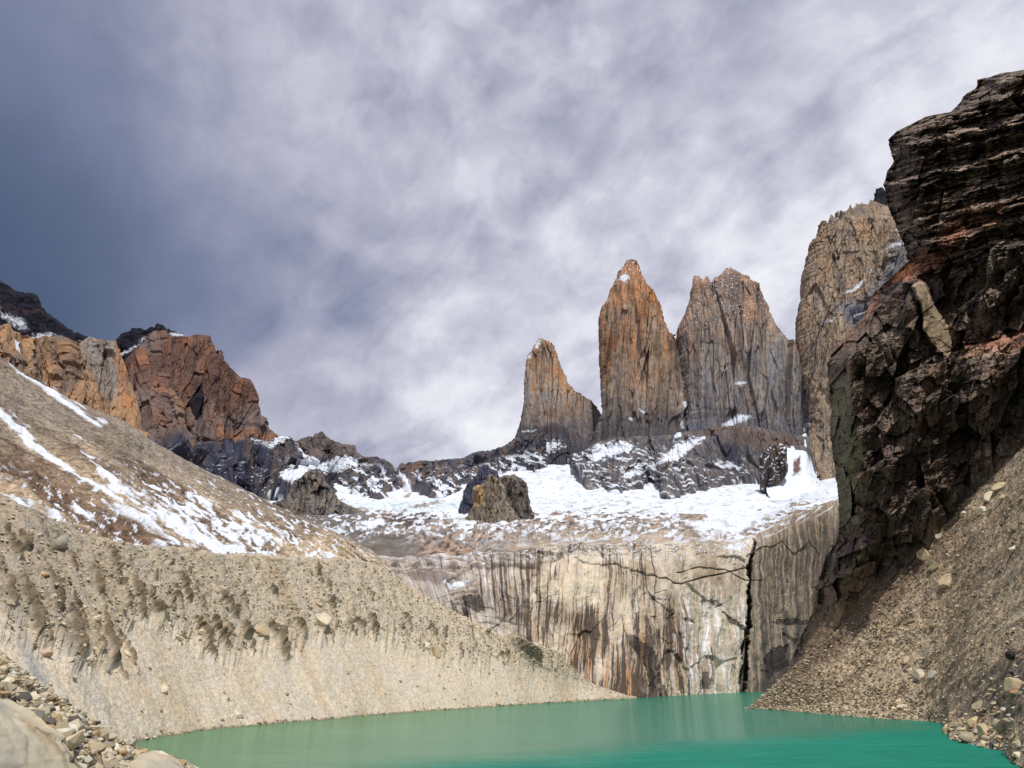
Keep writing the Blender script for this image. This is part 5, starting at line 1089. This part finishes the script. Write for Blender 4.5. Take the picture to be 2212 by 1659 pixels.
# x, y, w, h, colour, roll, label
BL = [
 (MS, 130, 1186, 26, 44, GREYB, .35, 'tall split grey boulder perched on the gullied moraine below the snow strip'),
 (MS, 38, 1191, 24, 16, TANB, .1, 'rounded tan boulder at the left edge of the upper moraine'),
 (MS, 32, 1266, 27, 18, TANB, 0, 'flat-topped tan boulder over a dark hollow at the far left of the moraine'),
 (MS, 58, 1272, 18, 20, GREYB, .3, 'small grey boulder just right of the flat-topped one over the hollow'),
 (MS, 94, 1244, 24, 13, A(206, 172, 112), .1, 'ochre boulder half buried in the dark gullied rubble'),
 (MS, 208, 1340, 18, 20, PALE, .2, 'pale squarish boulder on a rubble rib above the left scree'),
 (MS, 236, 1244, 14, 12, GREYB, 0, 'small grey rounded stone high on the moraine rubble'),
 (MS, 230, 1448, 15, 26, GREYB, .1, 'upright grey block at the lowest tip of the rubble spur'),
 (MS, 100, 1416, 30, 24, PINKB, .4, 'pinkish angular boulder on the grey scree near the left edge'),
 (MS, 150, 1428, 20, 12, PALE, -.2, 'white stone beside the foot of the rubble spur'),
 (MS, 277, 1412, 22, 9, PALE, .5, 'thin pale slab tilted on the smooth scree'),
 (MS, 353, 1491, 22, 17, PALE, .35, 'pale triangular boulder alone on the lower scree'),
 (MS, 513, 1546, 28, 13, PALE, .45, 'long pale wedge of rock just above the left shoreline'),
 (MS, 305, 1535, 14, 6, GREYB, .3, 'small flat grey stone low on the scree above the lake'),
 (MS, 384, 1377, 24, 8, PALE, .5, 'slim cream slab at the edge of a rubble rib'),
 (MS, 438, 1367, 18, 11, PALE, .2, 'cream boulder in the middle rubble rib of the moraine'),
 (MS, 565, 1366, 34, 22, TANB, .2, 'cluster-like tan boulder on the right rubble spur'),
 (MS, 693, 1345, 42, 30, PALE, .15, 'largest pale boulder on the moraine, broad and rounded'),
 (MS, 733, 1300, 18, 14, GREYB, .5, 'dark-sided block above the largest pale boulder'),
 (MS, 686, 1304, 22, 8, TANB, .5, 'tan slab leaning above the large pale boulder'),
 (MS, 940, 1413, 20, 30, TANB, -.4, 'upright tan boulder at the foot of the rubble near mid-slope'),
 (MS, 922, 1398, 16, 16, PALE, .1, 'pale block touching the upright tan boulder'),
 (MS, 1072, 1420, 14, 10, PALE, .1, 'small pale boulder on the narrow end of the moraine'),
 (MS, 538, 1284, 14, 9, PALE, .1, 'small pale stone high on the central moraine rubble'),
 (MS, 620, 1362, 14, 9, PALE, .1, 'small bright stone between two rubble spurs'),
 (MS, 512, 1310, 14, 10, A(120, 108, 90), .1, 'small dark stone on the central rubble'),
 (TS, 2050, 1258, 44, 24, TANB, -.6, 'large elongated tan boulder on the middle of the right scree slope'),
 (TS, 1998, 1206, 22, 30, TANB, -.5, 'rough tan block by the foot of the dark cliff on the scree'),
 (TS, 2018, 1228, 26, 14, OLIVE, -.6, 'olive slab just above the large elongated boulder'),
 (TS, 2032, 1160, 20, 13, PALE, -.2, 'pale boulder resting high on the scree near the cliff foot'),
 (TS, 2138, 1078, 36, 20, PALE, -.6, 'long pale boulder in the high boulder group at right'),
 (TS, 2158, 1055, 40, 17, TANB, -.3, 'broad tan boulder topping the high boulder group at right'),
 (TS, 2124, 1106, 24, 18, PALE, -.2, 'lowest pale boulder of the high group at right'),
 (TS, 2168, 1078, 22, 18, TANB, .1, 'rounded tan boulder on the right side of the high group'),
 (TS, 2082, 1112, 14, 12, PALE, .1, 'small pale boulder left of the high boulder group'),
 (TS, 2190, 1188, 20, 13, PALE, -.3, 'pale flat stone near the right edge of the scree'),
 (TS, 2192, 1142, 28, 20, OLIVE, -.4, 'olive-grey boulder near the right edge below the high group'),
 (TS, 2072, 1203, 12, 8, PALE, 0, 'tiny pale stone above the large elongated boulder'),
 (TS, 1990, 1466, 26, 26, PALE, -.5, 'pale block standing on the lower scree'),
 (TS, 2014, 1458, 26, 13, GREYB, -.6, 'grey slab leaning beside the pale block on the lower scree'),
 (TS, 1958, 1430, 26, 12, PINKB, -.6, 'pinkish slab on the lower scree left of the pale block'),
 (TS, 2020, 1352, 24, 14, OLIVE, -.6, 'thin olive slab in the middle of the scree'),
 (TS, 2190, 1418, 28, 20, A(66, 58, 56), -.5, 'nearly black boulder at the right edge of the lower scree'),
 (TS, 2070, 1312, 12, 10, PALE, 0, 'lone small pale stone in the brown scree'),
 (TS, 1950, 1530, 24, 11, PALE, -.1, 'flat pale stone close to the right waterline'),
 (TS, 1972, 1515, 16, 13, GREYB, 0, 'grey block above the flat pale stone near the water'),
 (TS, 2196, 1490, 48, 38, TANB, -.3, 'largest tan boulder on the right shore with a pale streak'),
 (TS, 2046, 1586, 22, 30, A(206, 182, 130), .1, 'square tan boulder at the tip of the right shore rocks'),
 (TS, 2092, 1602, 46, 26, A(176, 160, 130), .1, 'broad flat grey-tan rock in the water at the shore tip'),
 (TS, 2126, 1588, 26, 32, A(206, 186, 134), .1, 'upright pale block among the shore rocks'),
 (TS, 2164, 1574, 32, 28, A(184, 168, 132), -.3, 'big angular block right of the upright pale one'),
 (TS, 2124, 1612, 24, 16, A(214, 194, 150), 0, 'rounded cream boulder at the waterline of the shore rocks'),
 (TS, 2148, 1614, 22, 15, A(96, 94, 96), 0, 'dark blue-grey boulder at the waterline'),
 (TS, 2106, 1562, 30, 16, A(206, 182, 130), -.4, 'leaning tan slab behind the shore rocks'),
 (TS, 2118, 1528, 36, 16, A(168, 148, 112), -.5, 'long brownish slab above the shore rocks'),
 (TS, 2172, 1536, 26, 15, PALE, -.2, 'pale angular stone below the largest tan boulder'),
 (TS, 2160, 1600, 26, 15, A(206, 178, 118), .1, 'golden tan stone above the dark waterline boulder'),
 (TS, 2204, 1612, 30, 20, A(206, 190, 140), -.1, 'cream boulder at the right frame edge near the water'),
 (TS, 2200, 1636, 22, 16, PALE, .1, 'small cream boulder lowest at the right frame edge'),
]
for k, (key, x, y, w, h, c, roll, lab) in enumerate(BL):
    boulder('boulder', key, x, y, w * 1.08, h * 1.1, c, lab, 900 + k, roll=roll, flat=None)

# ---- the big pale slab rocks of the lower left corner
def slab_rock(pts_top, name, label, seed, near, far, base_z):
    """rounded rock: outline of its upper edge (photo), from its near to its far side"""
    a = np.array(pts_top, float)
    xs = cols(a[0, 0], a[-1, 0], 1.2)
    top = line([(x, y, far) for x, y in pts_top], xs)
    mid = top + np.array([0, -(far - near) * .35, .05]); mid[:, 2] += .10
    fr = top + np.array([0, -(far - near), -(far - near) * .28]); low = fr + np.array([0, -.8, -3.0]); bk = top + np.array([0, .35, -.25]); bk2 = bk + np.array([.1, .5, -2.6])
    P = loft([low, fr, mid, top, bk, bk2], [20, 90, 90, 10, 14], True); n = normals(P)
    d = .12 * fbm(P * .45, 4, seed) + .10 * facets(P[..., 0] * 1.0, P[..., 1] * 1.0, [(2.6, 2.0, 1.0), (.9, .7, .25)], seed)[0] + .03 * fbm(P * 2.6, 5, seed + 1) - .045 * sst(.72, .9, ridged(P * .45, 2, seed + 2))
    P = P + n * d[..., None]
    b = fbm(P * .9, 4, seed + 3); c = lerp(np.zeros(P.shape) + A(196, 182, 150), A(182, 158, 116), sst(0, .4, b)); c = lerp(c, A(170, 162, 146), sst(.1, .5, -b) * .7)
    return grid_obj(name, P, c, MAT['slab'], smooth=True, label=label, category='boulder')
slab_rock([(-300, 1440), (-120, 1480), (0, 1513), (25, 1524), (47, 1539), (85, 1568), (121, 1597), (150, 1630), (170, 1659), (190, 1720), (195, 1790)], 'boulder', 'huge smooth pale granite rock filling the lower left corner', 950, 7.5, 12.5, 11)
slab_rock([(318, 1690), (322, 1646), (332, 1637), (352, 1636), (372, 1645), (392, 1656), (420, 1680), (440, 1730)], 'boulder', 'smooth pale rock at the bottom edge beside the lake water', 960, 19.5, 22, 11)

# ---- countable stones of the two shores
def stone_group(n, key, region, size, pal, label, group, seed, power=2.4):
    r = np.random.RandomState(seed); P = PATCH[key].reshape(-1, 3); vx, vy = proj(P)
    w = region(P, vx, vy).astype(float); w /= w.sum(); idx = r.choice(len(P), n, p=w)
    base = []
    for k in range(10):
        sv, sf = stone_shape(2, r, 9, r.uniform(.5, .85), .05, r.uniform(1, 1.5))
        for ci in range(3):
            c = pal[r.randint(len(pal))]; me = raw_mesh('stone', sv, sf, np.tile(c, (len(sv), 1)) * r.uniform(.8, 1.1)); me.materials.append(MAT['stone']); base.append(me)
    for i in idx:
        o = bpy.data.objects.new('stone', base[r.randint(len(base))]); C.objects.link(o)
        p = P[i]; dist = p[1] * CP + (p[2] - H) * SP
        s = size[0] * (size[1] / size[0]) ** (r.uniform() ** power) * .5 * dist / FV
        o.location = (p[0], p[1], p[2] + s * .25); o.scale = (s, s, s * r.uniform(.7, 1.0)); o.rotation_euler = (r.uniform(-.35, .35), r.uniform(-.35, .35), r.uniform(0, 6.28))
        o['label'] = label; o['category'] = 'stone'; o['group'] = group
EDGE = [(-150, 1370), (0, 1418), (91, 1493), (183, 1555), (256, 1602), (321, 1628), (398, 1662)]
def near_region(P, vx, vy):
    ed = np.interp(vx, [e[0] for e in EDGE], [e[1] for e in EDGE])
    return (vy > ed - 2) & (vx > -30) & (vx < 420) & (vy < 1690) & (P[:, 1] > 12.6) & (P[:, 1] < 46)
def near_edge(P, vx, vy):
    ed = np.interp(vx, [e[0] for e in EDGE], [e[1] for e in EDGE]); return near_region(P, vx, vy) & (vy < ed + 22)
NP = [A(214, 198, 160), A(204, 184, 140), A(176, 160, 126), A(216, 206, 182), A(150, 142, 124), A(190, 156, 106), A(104, 94, 90), A(206, 188, 150), A(196, 180, 140), A(220, 204, 170)]
stone_group(90, 'near', near_region, (8, 26), NP, 'angular stone in the rubble strip beside the huge pale rock', 'stones of the left rubble strip', 1201)
stone_group(60, 'near', near_edge, (10, 28), NP, 'stone on the upper edge of the left rubble strip against the scree', 'stones along the edge of the left rubble strip', 1202, 1.8)
RP = [A(212, 192, 146), A(200, 180, 140), A(186, 160, 110), A(206, 200, 180), A(150, 138, 116), A(108, 104, 102), A(196, 140, 88)]
stone_group(90, 'talus', lambda P, vx, vy: (pdist(vx, vy, [(2045, 1572), (2110, 1535), (2190, 1450), (2225, 1440), (2225, 1665), (2190, 1655), (2120, 1616), (2055, 1604)]) > 0) & (P[:, 2] > -.2), (8, 24), RP,
            'tan stone among the rocks of the right shore corner', 'stones of the right shore corner', 1203)
stone_group(50, 'moraine', lambda P, vx, vy: (P[:, 2] > -.3) & (P[:, 2] < .5) & (vx > 290) & (vx < 1300), (4, 9), [A(214, 198, 162), A(190, 172, 136), A(150, 138, 112)],
            'small pale stone at the waterline of the left moraine', 'stones along the left waterline', 1205)
stone_group(40, 'talus', lambda P, vx, vy: (P[:, 2] > 0) & (P[:, 2] < 2.0) & (vx > 1640) & (vx < 2060), (5, 12), RP,
            'small tan stone at the waterline of the right scree', 'stones along the right waterline', 1204)
print('objs', len(bpy.data.objects))

# ---- uncountable small stones
scatter_stuff('rubble', 'near', 5200, (.05, .34), lambda P, vx, vy: near_region(P, vx, vy) * P[:, 1] ** 2, 1301, NP, 'loose mixed rubble of the lower left corner')
def w_mor(P, vx, vy):
    su = vx; brk = np.interp(su, [-260, 0, 73, 183, 237, 262, 310, 365, 456, 560, 621, 694, 785, 951, 1100, 1372], [1310, 1350, 1392, 1440, 1452, 1368, 1322, 1362, 1412, 1392, 1418, 1372, 1370, 1420, 1436, 1500])
    shore = sst(5, 0, P[:, 2])
    return (sst(-12, 20, brk - vy) * 1.0 + .06 + 3.0 * sst(1.6, 0, P[:, 2])) * (vy > 1080) * (P[:, 1] / 250) ** 1.2
scatter_stuff('scree_stones', 'moraine', 20000, (.15, .95), w_mor, 1302, [A(206, 190, 152), A(220, 204, 168), A(180, 160, 124), A(166, 152, 126), A(210, 188, 146)], 'small stones strewn over the moraine slope')
def w_tal(P, vx, vy):
    nearw = np.interp(vx, [1612, 1712, 1800, 1895, 2008, 2050, 2121, 2187, 2300], [1531, 1537, 1544, 1552, 1558, 1596, 1614, 1648, 1720]) - vy
    return (.45 + 2.0 * sst(90, 0, nearw) + .7 * sst(-.1, .4, fbm(P * .06, 3, 9))) * (P[:, 1] / 200) ** 1.5
scatter_stuff('talus_stones', 'talus', 32000, (.16, .95), w_tal, 1303, [A(198, 180, 140), A(206, 190, 152), A(166, 148, 116), A(140, 122, 96), A(178, 154, 116), A(110, 94, 78)], 'loose stones covering the right scree slope')
